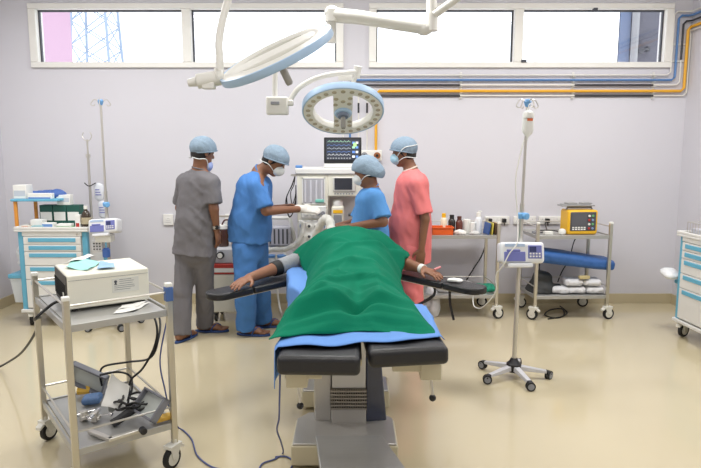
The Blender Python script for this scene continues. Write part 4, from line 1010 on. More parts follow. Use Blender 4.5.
def suction():
    t = thing('suction_machine', 'white suction machine with red band standing between the two men at left', 'suction machine', (-1.09, 5.72, 0))
    w = .24
    MB().bb(-w, w, -.18, .18, .09, .46).build('cabinet', CREAM, t, bevel=.012)
    MB().bb(-w-.004, w+.004, -.186, .18, .46, .56).build('red_band', REDP, t, bevel=.01)
    MB().bb(-w+.05, w-.05, -.188, -.184, .48, .52).build('band_plate', PAPER, t)
    MB().bb(-w+.02, w-.02, -.16, .16, .56, .70).build('control_box', M('pale grey box', (196, 197, 202), .5), t, bevel=.01)
    for x in (-.13, .02, .15):
        g = MB().lathe([(.035, 0), (.035, .03), (.028, .034)], (x, -.16, .64), (0, -1, 0)).build('gauge', BLACK, t); MB().lathe([(.025, 0), (.024, .003)], (x, -.194, .64), (0, -1, 0)).build('gauge_face', PAPER, g)
    for x, c in ((-.14, (70, 44, 36)), (.0, (150, 130, 110)), (.13, (90, 80, 76))):
        j = MB().lathe([(.055, .70), (.058, .71), (.058, .86), (.05, .875)], (x, 0, 0)).build('jar', M('jar %d' % c[0], c, .2, coat=.3), t)
        MB().lathe([(.06, .872), (.06, .90), (.02, .915)], (x, 0, 0)).build('jar_lid', PLAST, j)
    b = MB(); b.tube([(-w+.01, .1, .7), (-w+.01, .1, .98), (w-.01, .1, .98), (w-.01, .1, .7)], .012, 8); b.build('handle_frame', STEEL, t)
    b = MB(); b.tube([(-.14, -.02, .91), (-.1, -.06, .96), (-.02, -.06, .95), (0, 0, .91)], .008, 7, 5); b.tube([(.13, 0, .91), (.2, -.08, .85), (.21, -.1, .6), (.18, -.17, .64)], .008, 7, 5); b.build('jar_tube', M('dark red tubing', (84, 40, 36), .4), t)
    for (x, y) in ((-w+.05, -.13), (w-.05, -.13), (-w+.05, .13), (w-.05, .13)): caster(t, x, y, 0, .038, x*9, white=False)
    # ventilator pole stand between the man in blue and the machine
    t = thing('equipment_stand', 'white tubular stand with grey ventilator box left of the anaesthesia machine', 'stand', (-.675, 5.66, 0))
    b = MB()
    for x in (-.14, .14):
        b.tube([(x, 0, .06), (x, 0, .78), (x*.7, 0, .98)], .018, 8)
    b.tube([(-.14, 0, .42), (.14, 0, .42)], .014, 8); b.tube([(-.14, 0, .70), (.14, 0, .70)], .014, 8); b.tube([(-.1, 0, .98), (.1, 0, .98)], .016, 8); b.tube([(-.1, 0, .97), (.13, -.03, .45)], .012, 8)
    b.build('tube_frame', WHITE, t)
    MB().bb(-.11, .11, -.05, .12, .72, .90).build('ventilator_box', M('lavender grey box', (178, 178, 190), .5), t, bevel=.01)
    for k in range(5): MB().bb(-.09+k*.04, -.075+k*.04, -.054, -.048, .74, .88).build('grille_slot', DGREY, t)
    for x in (-.08, .02): 
        j = MB().lathe([(.04, .46), (.042, .47), (.042, .6), (.036, .61)], (x, -.03, 0)).build('suction_jar', M('clear jar', (196, 198, 200), .2), t); MB().lathe([(.043, .608), (.043, .63)], (x, -.03, 0)).build('jar_lid', M('blue clip', (90, 140, 200), .5), j)
    MB().bb(-.13, .13, -.1, .12, .44, .46).build('jar_shelf', WHITE, t, bevel=.003)
    for x in (-.14, .14):
        lg = MB().tube([(x, -.2, .055), (x, .2, .055)], .016, 8).build('base_leg', WHITE, t)
        for y in (-.18, .18): MB().lathe([(.022, -.012), (.027, 0), (.022, .012)], (x, y, .027), (1, 0, 0)).build('wheel', RUBBER, lg)
    q = [D(276, 255, 5.48), D(277, 285, 5.48), D(279, 303, 5.46), D(281, 312, 5.42), G(284, 320, .02), G(288, 326, .012)]
    c = V(q[-1]); c.z = 0; tag(MB().tube(q, .009, 8, 6).build('white_tube', TUBEW, off=c, loc=c), 'white tube drooping from behind the man in blue to the floor', 'tubing')
suction()
# ------------------------------------------------------------------ middle trolley and defibrillator trolley
MT = V((.69, 5.63, 0)); 
trolley('stainless trolley holding bottles and an orange tray, behind the man in coral', MT, R(1), w=.715, ang=(2.2, .3, 2.8, .5), front=False)
DT = V((1.765, 5.60, 0))
trolley('stainless trolley with the yellow defibrillator by the back wall', DT, R(2.5), w=.70, ang=(2.4, .2, 2.9, .1), front=False)
ZS = .815
def bottle(px, py0, py1, w, m, cap, lab, Y, cat='bottle', capm=None, name='bottle'):
    p = D(px, py1, Y); p.z = ZS; h = (py1-py0)/107.0; r = w/2/107.0
    o = MB().lathe([(r*.95, 0), (r, .006), (r, h*.66), (r*.6, h*.8), (r*.45, h*.82)] if cap else [(r*.9, 0), (r, .006), (r, h*.97), (r*.9, h)], n=18).build(name, m, loc=p); tag(o, lab, cat, None)
    if cap: MB().lathe([(r*.62, h*.78), (r*.62, h), (r*.5, h*1.01)], n=16).build('bottle_cap', capm or PLAST, o)
    return o
def mid_items():
    Y = 5.82
    p = D(441.5, 236, 5.72); p.z = ZS
    t = thing('orange_tray', 'bright orange plastic tray on the middle trolley', 'tray', p)
    b = MB(); w, d, h = .20, .15, .075
    b.bb(-w/2, w/2, -d/2, d/2, 0, .005).bb(-w/2, w/2, -d/2, -d/2+.005, .005, h).bb(-w/2, w/2, d/2-.005, d/2, .005, h).bb(-w/2, -w/2+.005, -d/2, d/2, .005, h).bb(w/2-.005, w/2, -d/2, d/2, .005, h)
    b.build('tray_body', ORANGE, t, bevel=.002)
    b = MB(); b.bb(-w/2-.008, w/2+.008, -d/2-.008, -d/2+.004, h-.008, h+.003).bb(-w/2-.008, w/2+.008, d/2-.004, d/2+.008, h-.008, h+.003).bb(-w/2-.008, -w/2+.004, -d/2, d/2, h-.008, h+.003).bb(w/2-.004, w/2+.008, -d/2, d/2, h-.008, h+.003); b.build('tray_lip', ORANGE, t, bevel=.002)
    bottle(443.5, 213, 233.5, 7, M('cream bottle', (234, 226, 200), .4), True, 'cream bottle with yellow cap behind the orange tray', Y, capm=YELLOW)
    bottle(451.5, 214.5, 233.5, 7.5, M('black bottle', (40, 36, 34), .25), True, 'black bottle between the cream and the brown bottle', Y, capm=BLACK)
    bottle(459, 216, 233.5, 7.5, M('reddish brown bottle', (98, 52, 42), .25), True, 'reddish brown bottle right of the black bottle', Y, capm=M('brown cap', (90, 50, 44), .4))
    bottle(466.5, 219, 233.5, 7.5, PLAST, False, 'white jar right of the brown bottle on the middle trolley', Y, 'jar', name='jar')
    bottle(472.5, 222, 233.5, 5.5, PAPER, False, 'small white cup beside the clear pump bottle', Y-.02, 'cup', name='cup')
    o = bottle(478, 212, 233.5, 7.5, M('clear pump bottle', (222, 226, 230), .2), True, 'clear hand pump bottle on the middle trolley', Y)
    MB().tube([(0, 0, .19), (0, 0, .215), (.03, -.01, .212)], .005, 6).build('pump_spout', PLAST, o)
    def lump(px, py, Y, r, m, lab, name, cat, n=5, seed=1, z=ZS):
        rs = np.random.RandomState(seed); f = Field((-r[0]-.03, -r[1]-.03, -.02), (r[0]+.03, r[1]+.03, r[2]+.05), .006)
        for k in range(n): f.ell((rs.uniform(-.6, .6)*r[0], rs.uniform(-.6, .6)*r[1], r[2]*.4), (r[0]*.5, r[1]*.5, r[2]*rs.uniform(.35, .6)), k=.02)
        f.wrinkle(.005, 50, seed).plane((0, 0, .001), (0, 0, -1)); o = f.build(name, m, None)
        p = D(px, py, Y); p.z = z; o.location = p; tag(o, lab, cat); return o
    lump(462, 236, 5.70, (.085, .05, .05), PAPER, 'crumpled white swab on the front of the middle trolley', 'swab', 'swab', seed=2)
    lump(475, 236, 5.70, (.07, .04, .035), M('pale grey wrapper', (206, 206, 204), .6), 'pale crumpled wrapper beside the standing packets', 'wrapper', 'wrapper', seed=3)
    for k, (px, c, lab) in enumerate(((486, (52, 86, 150), 'blue foil packet leaning first in the row on the middle trolley'), (489.5, (214, 200, 90), 'yellow packet leaning second in the row'), (493, (96, 74, 60), 'brown packet leaning third in the row'), (496.5, (206, 180, 130), 'tan packet at the right end of the row'))):
        p = D(px, 235, 5.74); p.z = ZS
        o = MB().bb(-.006, .006, -.07, .07, 0, .115).build('foil_packet', M('packet %d' % c[0], c, .4), bevel=.005, loc=p); o.rotation_euler = (0, R(8-4*k), R(10)); tag(o, lab, 'packet', 'leaning packets on the middle trolley')
    ZL = .235
    lump(484, 290, 5.85, (.10, .09, .07), M('green cloth', (40, 150, 120), .8), 'green cloth on the lower shelf of the middle trolley', 'green_cloth', 'cloth', 7, 4, ZL)
    lump(455, 292, 5.85, (.19, .13, .10), M('white cloth heap', (222, 222, 220), .8), 'white cloth heap on the lower shelf of the middle trolley', 'white_cloth', 'cloth', 9, 6, ZL)
    # bin bag by the trolley
    f = Field((-.15, -.14, -.02), (.15, .14, .36), .007)
    for q in ((0, 0, .1, .085), (.01, 0, .18, .07), (-.01, 0, .25, .05), (0, .02, .06, .09)): f.ell(q[:3], (q[3]*.9, q[3], q[3]*1.1), k=.04)
    f.cone((0, 0, .27), (.01, 0, .32), .02, .035).wrinkle(.008, 38, 7).plane((0, 0, 0), (0, 0, -1)); o = f.build('plastic_bag', M('thin white bag', (214, 216, 220), .35, var=.06), None)
    p = G(431, 315, 0); o.location = (p.x, p.y-.03, 0); tag(o, 'thin white plastic bag standing on the floor by the middle trolley', 'bag')
    q = [D(489, 221, 6.2), D(488, 236, 6.15), D(482, 255, 6.18), D(474, 268, 6.18), D(466, 281, 6.15), D(462, 290, 6.15)]
    c = V(q[-1]); tag(MB().tube(q, .007, 7, 6).build('power_cable', CABLE, off=c, loc=c), 'black cable slanting down the wall behind the middle trolley', 'cable')
mid_items()
def defib():
    p = D(578, 234, 5.80); p.z = ZS
    t = thing('defibrillator', 'yellow defibrillator with dark screen and paddles on top', 'defibrillator', p, R(4))
    w, h, d = .295, .235, .19
    MB().bb(-w/2, w/2, -d/2, d/2, 0, h).build('case', M('yellow enamel case', (236, 184, 44), .42, var=.03), t, bevel=.02, seg=3)
    MB().bb(-w/2+.02, w/2-.02, -d/2-.006, -d/2+.01, .035, h-.018).build('front_panel', DGREY, t, bevel=.008)
    MB().bb(-w/2+.035, w/2-.115, -d/2-.009, -d/2, .085, h-.03).build('screen', M('defibrillator screen', (92, 92, 98), .2), t)
    for k in range(8):
        x = w/2-.09+(k % 2)*.035; z = h-.055-(k//2)*.04
        MB().lathe([(.012, 0), (.011, .006)], (x, -d/2-.006, z), (0, -1, 0), 10).build('push_button', [PLAST, M('blue gauge', (130, 150, 186), .4), REDP, M('green key', (100, 170, 110), .5)][(k*3) % 4], t)
    for k in range(10): MB().bb(-w/2+.04+(k % 5)*.028, -w/2+.06+(k % 5)*.028, -d/2-.008, -d/2, .045+.018*(k//5), .057+.018*(k//5)).build('soft_key', PLAST, t)
    b = MB(); b.tube([(-w/2+.02, 0, h-.005), (-w/2+.03, 0, h+.02), (w/2-.03, 0, h+.02), (w/2-.02, 0, h-.005)], .011, 8); b.build('carry_handle', GREY, t)
    b = MB()
    b.bb(-w/2-.05, w/2-.02, -.06, .06, h+.032, h+.046); b.bb(-w/2-.03, w/2-.06, -.05, .05, h+.046, h+.054); b.build('paddle_holder', M('grey paddle', (150, 150, 150), .4), t, bevel=.006)
    for x in (-.09, .06): 
        q = MB().bb(x-.05, x+.05, -.045, .045, h+.054, h+.066).build('paddle', M('grey paddle', (150, 150, 150), .4), t, bevel=.006)
    p = D(562, 233, 5.70); p.z = ZS
    o = MB().lathe([(.02, 0), (.033, .012), (.036, .03), (.028, .05), (.012, .058)], n=18).build('white_cup', PLAST, loc=p); tag(o, 'round white pot in front of the defibrillator', 'pot')
    # cables and small things on the trolley top
    def cord(q, lab, r=.005, m=CABLE, name='power_cable'):
        c = V(q[-1]); tag(MB().tube(q, r, 6, 6).build(name, m, off=c, loc=c), lab, 'cable')
    z = ZS+.008
    cord([D(546, 222, 6.2), V((2.0, 6.12, .86)), V((1.98, 6.0, z)), V((1.92, 5.85, z)), V((1.84, 5.8, z)), V((1.83, 5.9, z)), V((1.95, 5.88, z+.012)), V((2.02, 5.83, z+.01)), V((2.05, 5.86, z))], 'black cable from the wall plug heaped left of the defibrillator')
    cord([V((2.34, 5.97, .78)), V((2.32, 6.14, .7)), V((2.28, 6.16, .5)), V((2.2, 6.14, .36)), V((2.15, 6.1, .262))], 'black cable hanging from the defibrillator down to the lower shelf', .006)
    cord([V((1.90, 5.95, .78)), V((1.92, 6.15, .68)), V((1.97, 6.17, .5)), V((1.96, 6.12, .3))], 'black cable hanging at the left behind the defibrillator trolley', .006)
    p = D(548, 236, 5.72); carton('small clear and white clip box on the defibrillator trolley', 'clip_box', -.04, .04, -.03, .03, ZS, .03, PLAST, None, 'box', None, V((p.x, 5.72, 0)))
    p = D(533, 235, 5.75); carton('small grey adaptor at the left end of the defibrillator trolley', 'adaptor', -.03, .03, -.02, .02, ZS, .025, GREY, None, 'adaptor', None, V((p.x+.03, 5.78, 0)))
    # lower shelf: cushion, bag, packs
    ZL = .235
    f = Field((-.45, -.26, -.02), (.45, .26, .26), .009)
    f.econe((-.33, 0, .10), (.33, 0, .02), (.19, .07), (.18, .06), (0, 1, 0), k=.02, pw=3.0).wrinkle(.004, 25, 9)
    o = f.build('blue_cushion', M('blue quilted cushion', (50, 96, 160), .55, var=.12, scale=14, bump=.25, bscale=22), None); p = D(570, 272, 5.80)
    o.location = (p.x+.01, 5.82, .50); o.rotation_euler = (0, R(1), R(2)); tag(o, 'blue cushion lying across the lower shelf of the defibrillator trolley', 'cushion')
    f = Field((-.2, -.2, -.02), (.24, .2, .32), .008)
    f.econe((-.03, 0, .0), (-.02, 0, .11), (.14, .15), (.09, .10), (1, 0, 0), k=.02, pw=3).econe((.0, -.05, .03), (.13, -.05, .05), (.09, .05), (.05, .03), (0, 1, 0), k=.04).wrinkle(.005, 26, 11).plane((0, 0, .002), (0, 0, -1))
    p = D(541, 290, 5.75); o = f.build('dark_bag', M('black nylon bag', (42, 44, 44), .6, var=.2, scale=20), None); o.location = (p.x+.05, 5.83, ZL); tag(o, 'soft black bag under the blue cushion on the lower shelf', 'bag')
    rs = random.Random(4)
    for k, (px, dz, lab) in enumerate(((560, 0, 'white linen pack in the bottom layer, leftmost by the black bag'), (576, 0, 'white linen pack in the bottom layer, middle'), (594, 0, 'white linen pack in the bottom layer, rightmost'), (573, .075, 'white linen pack lying on the middle of the bottom layer'), (591, .075, 'white linen pack lying on the rightmost of the bottom layer'))):
        f = Field((-.12, -.14, -.01), (.12, .14, .1), .006)
        f.econe((-.055, 0, .036), (.055, 0, .036), (.10, .034), (.10, .034), (0, 1, 0), k=.01, pw=3).wrinkle(.004, 45, 20+k).plane((0, 0, .001), (0, 0, -1))
        p = D(px, 292, 5.72); o = f.build('linen_pack', M('white linen pack', (218, 218, 220), .7, var=.06, scale=30), None); o.location = (p.x, 5.76, ZL+dz); o.rotation_euler = (0, 0, rs.uniform(-.1, .1)); tag(o, lab, 'pack', 'white linen packs')
    p = D(585, 277, 5.66); carton('small beige packet on top of the white linen packs', 'packet', -.05, .05, -.02, .02, .388, .03, M('beige packet', (206, 190, 140), .6), None, 'packet', None, V((p.x, 5.68, 0)), .2)
defib()
# ================================================================== PEOPLE
def nrm(v): return V(v).normalized()
CAPM = M('pale blue mesh cap', (130, 150, 168), .75, var=.14, scale=45, bump=.3, bscale=120)
HAIRM = M('black hair', (26, 22, 20), .6, var=.2, scale=60)
MASKM = M('white face mask', (222, 226, 226), .7, var=.03); MASKB = M('pale blue face mask', (170, 206, 224), .7, var=.04); MASKV = M('violet blue face mask', (150, 166, 214), .7, var=.04)
SOLE = M('blue slipper', (44, 72, 128), .55)
GLOVE = M('white rubber glove', (226, 222, 214), .5, var=.03)
def add_head(F, hc, f, u):
    s = f.cross(u); X = [[s.x, f.x, u.x], [s.y, f.y, u.y], [s.z, f.z, u.z]]
    F.ell(hc+u*.028-f*.008, (.074, .095, .092), X, .01)
    F.ell(hc-u*.048+f*.022, (.054, .064, .068), X, .03)
    F.ell(hc-u*.095+f*.058, (.026, .022, .02), X, .025)                       # chin
    F.cone(hc+f*.084+u*.018, hc+f*.104-u*.022, .008, .014, .012)               # nose
    F.cone(hc+f*.09-u*.024-s*.012, hc+f*.09-u*.024+s*.012, .009, .009, .008)
    for k in (-1, 1):
        F.ell(hc+s*(.076*k)-f*.012-u*.005, (.009, .019, .031), X, .006)         # ears
        F.cone(hc+f*.083+u*.028+s*(.014*k), hc+f*.070+u*.028+s*(.05*k), .008, .007, .012)   # brow
        F.ell(hc+f*.074+s*(.032*k)+u*.010, (.013, .011, .009), X, .003)         # eyeballs
    F.cone(hc+f*.078-u*.056-s*.020, hc+f*.078-u*.056+s*.020, .008, .008, .006)   # lips
    F.cone(hc+f*.076-u*.068-s*.015, hc+f*.076-u*.068+s*.015, .008, .008, .006)
    return s
def add_hand(F, w, d, n, t, k=.008, sc=1.0, curl=.5, g=0.0):
    """wrist, direction, palm-side normal, thumb side"""
    d = nrm(d); t = nrm(V(t)-d*V(t).dot(d)); n2 = nrm(d.cross(t)); n = n2 if n2.dot(V(n)) > 0 else -n2
    X = [[t.x, d.x, n.x], [t.y, d.y, n.y], [t.z, d.z, n.z]]
    F.ell(w+d*.05*sc, (.040*sc+g, .056*sc+g, .017*sc+g), X, .015)
    for q, L in ((.030, .072), (.0105, .082), (-.010, .076), (-.029, .058)):
        p = w+d*(.088*sc)+t*q*sc+n*.002; L *= sc
        sp = t*q*1.6
        c1 = curl*.5; c2 = curl*1.3
        a = p+(d*math.cos(c1)+n*math.sin(c1)+sp).normalized()*L*.5
        b = a+(d*math.cos(c2)+n*math.sin(c2)+sp).normalized()*L*.52
        F.cone(p-d*.02, a, .0098*sc+g, .009*sc+g, .004); F.cone(a, b, .009*sc+g, .0075*sc+g, .003)
    p = w+d*.025*sc+t*.030*sc; a = p+nrm(d*.65+t*.7+n*.25)*.038*sc; b = a+nrm(d*.9+t*.25+n*.35)*.032*sc
    F.cone(p, a, .0135*sc+g, .011*sc+g, .008); F.cone(a, b, .011*sc+g, .009*sc+g, .004)
def add_foot(F, an, fd, lift=.02):
    fd = nrm((fd[0], fd[1], 0)); sd = V((fd.y, -fd.x, 0))
    F.cone(an, V((an.x, an.y, lift+.045))-fd*.02, .036, .036, .02)
    F.cone(V((an.x, an.y, lift+.030))-fd*.045, V((an.x, an.y, lift+.028))+fd*.10, .030, .030, .02)
    F.econe(V((an.x, an.y, lift+.035))+fd*.02, V((an.x, an.y, lift+.018))+fd*.14, (.032, .03), (.044, .017), sd, .02)
    for q, L, r in ((-.030, .200, .0125), (-.012, .198, .0095), (.004, .192, .009), (.018, .183, .0085), (.031, .172, .008)):
        p = V((an.x, an.y, lift+r))+sd*q*1.0
        F.cone(p+fd*.13, p+fd*L, r, r*.9, .005)
def slipper(t, off, an, fd, mat=SOLE, lift=.02):
    fd = nrm((fd[0], fd[1], 0)); sd = V((fd.y, -fd.x, 0)); c = V((an.x, an.y, 0))
    out = []
    for k in range(28):
        a = 2*PI*k/28; x = math.cos(a); y = math.sin(a)
        out.append(((c+fd*(.062+.152*x)+sd*(y*(.043+.008*x)))[:2]))
    s = MB().prism(out, .002, lift).build('slipper', mat, t, off=off, bevel=.004)
    b = MB()
    for q in (-1, 1): b.tube([c+fd*.06+sd*.046*q+V((0, 0, lift-.004)), c+fd*.085+sd*.035*q+V((0, 0, lift+.045)), c+fd*.125+sd*(-.018)*1+V((0, 0, lift+.045)), c+fd*.155+sd*(-.018)+V((0, 0, lift+.002))], .007, 6, 4)
    b.build('strap', mat, s, off=off)
def person(label, base, J, cloth, cloth2, group='people in theatre scrubs', gender=0):
    t = thing('person', label, 'person', base, 0, group)
    off = base; f = nrm(J['f']); u = V(J['u']); u = (u-f*u.dot(f)).normalized(); hc = J['head']; s = f.cross(u)
    xs = [J[k] for k in J if isinstance(J[k], Vector) and k not in ('f', 'u', 'side', 'hdL', 'hdR', 'fdL', 'fdR', 'npL', 'npR', 'tsL', 'tsR')]
    lo = [min(p[i] for p in xs)-.30 for i in range(3)]; hi = [max(p[i] for p in xs)+.30 for i in range(3)]; lo[2] = -.01
    side = nrm(J['side']); g = J.get('girth', 1.0)
    F = Field(lo, hi, .0065)
    add_head(F, hc, f, u)
    F.cone(hc-u*.06-f*.018, J['neck'], .052, .058, .02)
    F.econe(J['chest'], J['waist'], (.155*g, .095*g), (.14*g, .10*g), side, .04)
    F.econe(J['waist'], J['pelvis'], (.14*g, .10*g), (.155*g, .11*g), side, .04)
    for q in 'LR':
        F.cone(J['neck']-u*.0, J['sh'+q], .05, .048, .03)
        F.cone(J['sh'+q], J['el'+q], .050, .040, .02); F.cone(J['el'+q], J['wr'+q], .040, .027, .012)
        add_hand(F, J['wr'+q], J['hd'+q], J['np'+q], J['ts'+q], curl=J.get('curl', .6))
        F.cone(J['hp'+q], J['kn'+q], .080, .056, .03); F.cone(J['kn'+q], J['an'+q], .054, .036, .02)
        add_foot(F, J['an'+q], J['fd'+q])
    e1 = np.array(hc+f*.084+s*.032+u*.010); e2 = np.array(hc+f*.084-s*.032+u*.010)
    F.build('body', [J.get('skin', SKIN), EYE], t, off, 2, lambda c: (np.minimum(np.linalg.norm(c-e1, axis=1), np.linalg.norm(c-e2, axis=1)) < .0115).astype(int))
    # trousers
    F = Field(lo, hi, .008)
    F.econe(J['pelvis']+V((0, 0, .10)), J['pelvis']-V((0, 0, .06)), (.165*g, .125*g), (.18*g, .13*g), side, .04)
    for q in 'LR':
        lr = J.get('legr', (.104, .088, .084)); F.cone(J['hp'+q], J['kn'+q], lr[0]*g, lr[1], .03); F.cone(J['kn'+q], J['an'+q]+V((0, 0, -.04)), lr[1], lr[2], .015, flat=True)
    F.wrinkle(.011, 24, J['seed'], (1, 1, .4)); F.plane((0, 0, J.get('hem_leg', .04)), (0, 0, -1))
    F.build('trousers', cloth2, t, off, 2)
    # shirt
    F = Field(lo, hi, .0075)
    hem = J['hem']; b0 = J['cup']
    F.econe(J['chest'], J['waist'], J['r0'], J['r1'], side, .04, pw=2.3)
    F.econe(J['waist'], hem, J['r1'], J['r2'], side, .04, flat1=True, pw=2.3)
    for q in 'LR':
        F.cone(J['neck']+V((0, 0, -.03)), J['sh'+q], .058, .064, .045)
        el = J['sh'+q]+(J['el'+q]-J['sh'+q])*J.get('slv', .82)
        F.cone(J['sh'+q], el, .070, .076, .03, flat=True)
    F.wrinkle(.010, 23, J['seed']+9, (1, 1, .45)); nd = nrm(hc-J['neck']); F.plane(J['neck']+nd*.028, nd)
    F.build('shirt', cloth, t, off, 2)
    b = MB(); ring = []; nx = nrm(nd.orthogonal()); ny = nd.cross(nx)
    for k in range(20): a = 2*PI*k/20; ring.append(J['neck']+nd*.022+nx*.064*math.cos(a)+ny*.064*math.sin(a))
    b.tube(ring, .007, 6, closed=True); b.build('collar', J.get('collar', cloth), t, off=off)
    # hair, cap
    lo2 = [hc[i]-.22 for i in range(3)]; hi2 = [hc[i]+.22 for i in range(3)]
    X = [[s.x, f.x, u.x], [s.y, f.y, u.y], [s.z, f.z, u.z]]
    F = Field(lo2, hi2, .006); F.ell(hc+u*.022-f*.014, (.079, .098, .095), X, .01); F.ell(hc-u*.04-f*.05, (.058, .045, .05), X, .03)
    F.plane(hc+f*.008-u*.03, f*.8-u*.6); F.plane(hc-u*.062, -u); F.build('hair', HAIRM, t, off, 1)
    F = Field(lo2, hi2, .006); F.ell(hc+u*.036-f*.006, (.095, .118, .100), X, .01)
    if gender: F.ell(hc-f*.075-u*.038, (.082, .080, .066), X, .06)
    F.wrinkle(.0035, 55, J['seed']+3); F.plane(hc+u*(.006-.03*gender), f*(.32+.26*gender)-u*.95)
    cp = F.build('surgical_cap', CAPM, t, off, 1)
    rim = []
    for k in range(28):
        a = 2*PI*k/28; p = hc+u*.036-f*.006+s*.094*math.cos(a)+f*.111*math.sin(a)
        nn = f*(.32+.25*gender)-u*.95; p0 = hc+u*(.008-.03*gender); p = p-u*((p-p0).dot(nn)/u.dot(nn)); q = p-(hc+u*.036); 
        e = math.sqrt((q.dot(s)/.095)**2+(q.dot(f)/.118)**2+(q.dot(u)/.100)**2); rim.append(hc+u*.036+q/e)
    if not gender: MB().tube(rim, .006, 6, closed=True).build('cap_band', CAPM, cp, off=off)
    # mask
    md = J.get('mask_drop', 0.0)
    mc = hc+f*(.068-.012*(md > 0))-u*(.048+md)
    F = Field(lo2, hi2, .005); F.ell(mc, (.056, .048, .050), X, .01); F.ell(mc+f*.012+u*.01, (.03, .045, .04), X, .02); F.plane(mc-f*.02, -f); F.wrinkle(.0015, 60, 2)
    mk = F.build('face_mask', J.get('maskm', MASKM), t, off, 1)
    for q in (-1, 1):
        for (dz, bz) in ((.025, .05), (-.02, -.06)) if J.get('capstrap') else ((-.02, -.06),):
            p0 = mc+s*(.048*q)+u*dz-f*.012; p1 = hc+s*(.083*q)+u*((dz+bz)*.5-md*.3)-f*.01; p2 = hc-f*(.118 if bz > 0 else .105)+u*bz*1.0+s*(.015*q)
            p15 = hc+s*(.066*q)+u*(bz*.9-md*.2)-f*.075
            
            pp = []; C0 = hc+u*.036-f*.006
            for w_ in catmull([p0, p1, p15, p2], 6):
                w2 = w_-C0; e = math.sqrt((w2.dot(s)/.097)**2+(w2.dot(f)/.120)**2+(w2.dot(u)/.102)**2)
                pp.append(C0+w2/e if e < 1 and w2.dot(u) > -.05 else w_)
            MB().tube(pp, .0036, 6).build('mask_strap', MASKM, mk, off=off)
    for q in 'LR':
        if J.get('slip', True): slipper(t, off, J['an'+q], J['fd'+q])
    return t
SEEN = dict(curl=.5)
BASE = lambda x, y: V((x, y, 0))
# ---- man in grey, back turned
GRYC = M('grey scrub cloth', (110, 108, 112), .85, var=.07, scale=18, bump=.15, bscale=300)
J = dict(f=V((.64, .70, -.20)), u=V((.12, .05, 1)), head=D(203, 152.5, 5.03), neck=D(199.5, 171, 5.03), chest=D(198, 185, 5.05), waist=D(196, 222, 5.05), pelvis=D(195, 245, 5.05), hem=D(195, 254, 5.05), cup=V((0, 0, 0)),
    side=V((.93, -.36, 0)), shL=D(184.5, 182, 5.14), shR=D(211, 182.5, 4.97), elL=D(180, 208, 5.22), elR=D(214, 209, 4.94), wrL=D(190, 226, 5.38), wrR=D(216.5, 230, 4.98),
    hdL=V((.4, .6, -.6)), hdR=V((.15, .12, -1)), npL=V((0, 1, 0)), npR=V((-1, .2, 0)), tsL=V((1, 0, .3)), tsR=V((.3, 1, 0)),
    hpL=D(187.5, 247, 5.09), hpR=D(204, 247, 5.02), knL=D(184.5, 292, 5.0), knR=D(204, 290, 5.10), anL=G(183, 341, .10)*1.0, anR=G(203, 326, .10)*1.0, fdL=V((.35, .9, 0)), fdR=V((1, .02, 0)),
    r0=(.165, .115), r1=(.175, .13), r2=(.195, .145), seed=3, maskm=MASKV, mask_drop=.055, girth=.98)
J['anL'] = V((D(181.5, 330, 4.95).x, 4.95, .10)); J['anR'] = V((D(205.5, 325, 5.24).x, 5.22, .10)); J['legr'] = (.100, .078, .076); J['knL'] = D(182.5, 292, 5.0); J['knR'] = D(205, 290, 5.12)
pg = person('person in grey scrubs seen from behind, mask pulled down under the chin', BASE(-1.35, 5.05), J, GRYC, GRYC)
d_ = (J['elR']-J['wrR']).normalized(); b_ = V((-1.35, 5.05, 0)); wt = MB().cyl(J['wrR']+d_*.015, J['wrR']+d_*.04, .034, .035, 16).build('wristwatch', STEEL, pg, off=b_, bevel=.003)
MB().cyl(J['wrR']+d_*.027+V((.012, -.035, 0)), J['wrR']+d_*.027+V((.012, -.028, 0)), .018).build('watch_face', BLACK, wt, off=b_)
# ---- man in blue leaning to the machine
BLUC = M('blue scrub cloth', (70, 124, 190), .85, var=.07, scale=18, bump=.15, bscale=300)
J = dict(f=V((.80, -.10, -.58)), u=V((.58, -.05, .80)), head=D(274.5, 161, 5.10), neck=D(259, 172.5, 5.14), chest=D(254.5, 190, 5.15), waist=D(250.5, 222, 5.15), pelvis=D(250, 244, 5.15), hem=D(249.5, 241, 5.15), cup=V((0, 0, 0)),
    side=V((0.15, 1, 0)), shR=D(258, 187, 4.99), shL=D(261, 185, 5.30), elR=D(266, 211, 4.95), elL=D(266, 210, 5.38), wrR=D(301, 209, 5.20), wrL=D(286, 207, 5.32),
    hdR=V((1, .15, -.05)), hdL=V((1, 0, 0)), npR=V((0, -.3, -1)), npL=V((0, 0, -1)), tsR=V((0, .8, .6)), tsL=V((0, -.8, .6)),
    hpR=D(245, 247, 5.06), hpL=D(256, 247, 5.24), knR=D(245.5, 290, 5.04), knL=D(260, 288, 5.26), fdR=V((1, -.12, 0)), fdL=V((1, .1, 0)),
    r0=(.18, .150), r1=(.19, .172), r2=(.195, .180), seed=5, legr=(.106, .092, .086), slv=.86, curl=.35, hem_leg=.04)
J['anR'] = V((D(246, 330, 5.10).x, 5.12, .10)); J['anL'] = V((D(263, 318, 5.36).x, 5.36, .10))
pb = person('person in blue scrubs leaning forward, gloved hand reaching to the machine', BASE(-.86, 5.15), J, BLUC, BLUC)
F = Field(J['wrR']-V((.08, .1, .1)), J['wrR']+V((.26, .12, .1)), .005)
F.cone(J['wrR']-V((.03, 0, 0)), J['wrR']+V((.02, 0, 0)), .038, .034, .01); add_hand(F, J['wrR'], J['hdR'], J['npR'], J['tsR'], curl=.35, g=.004)
F.build('glove', GLOVE, pb, BASE(-.86, 5.15), 1)
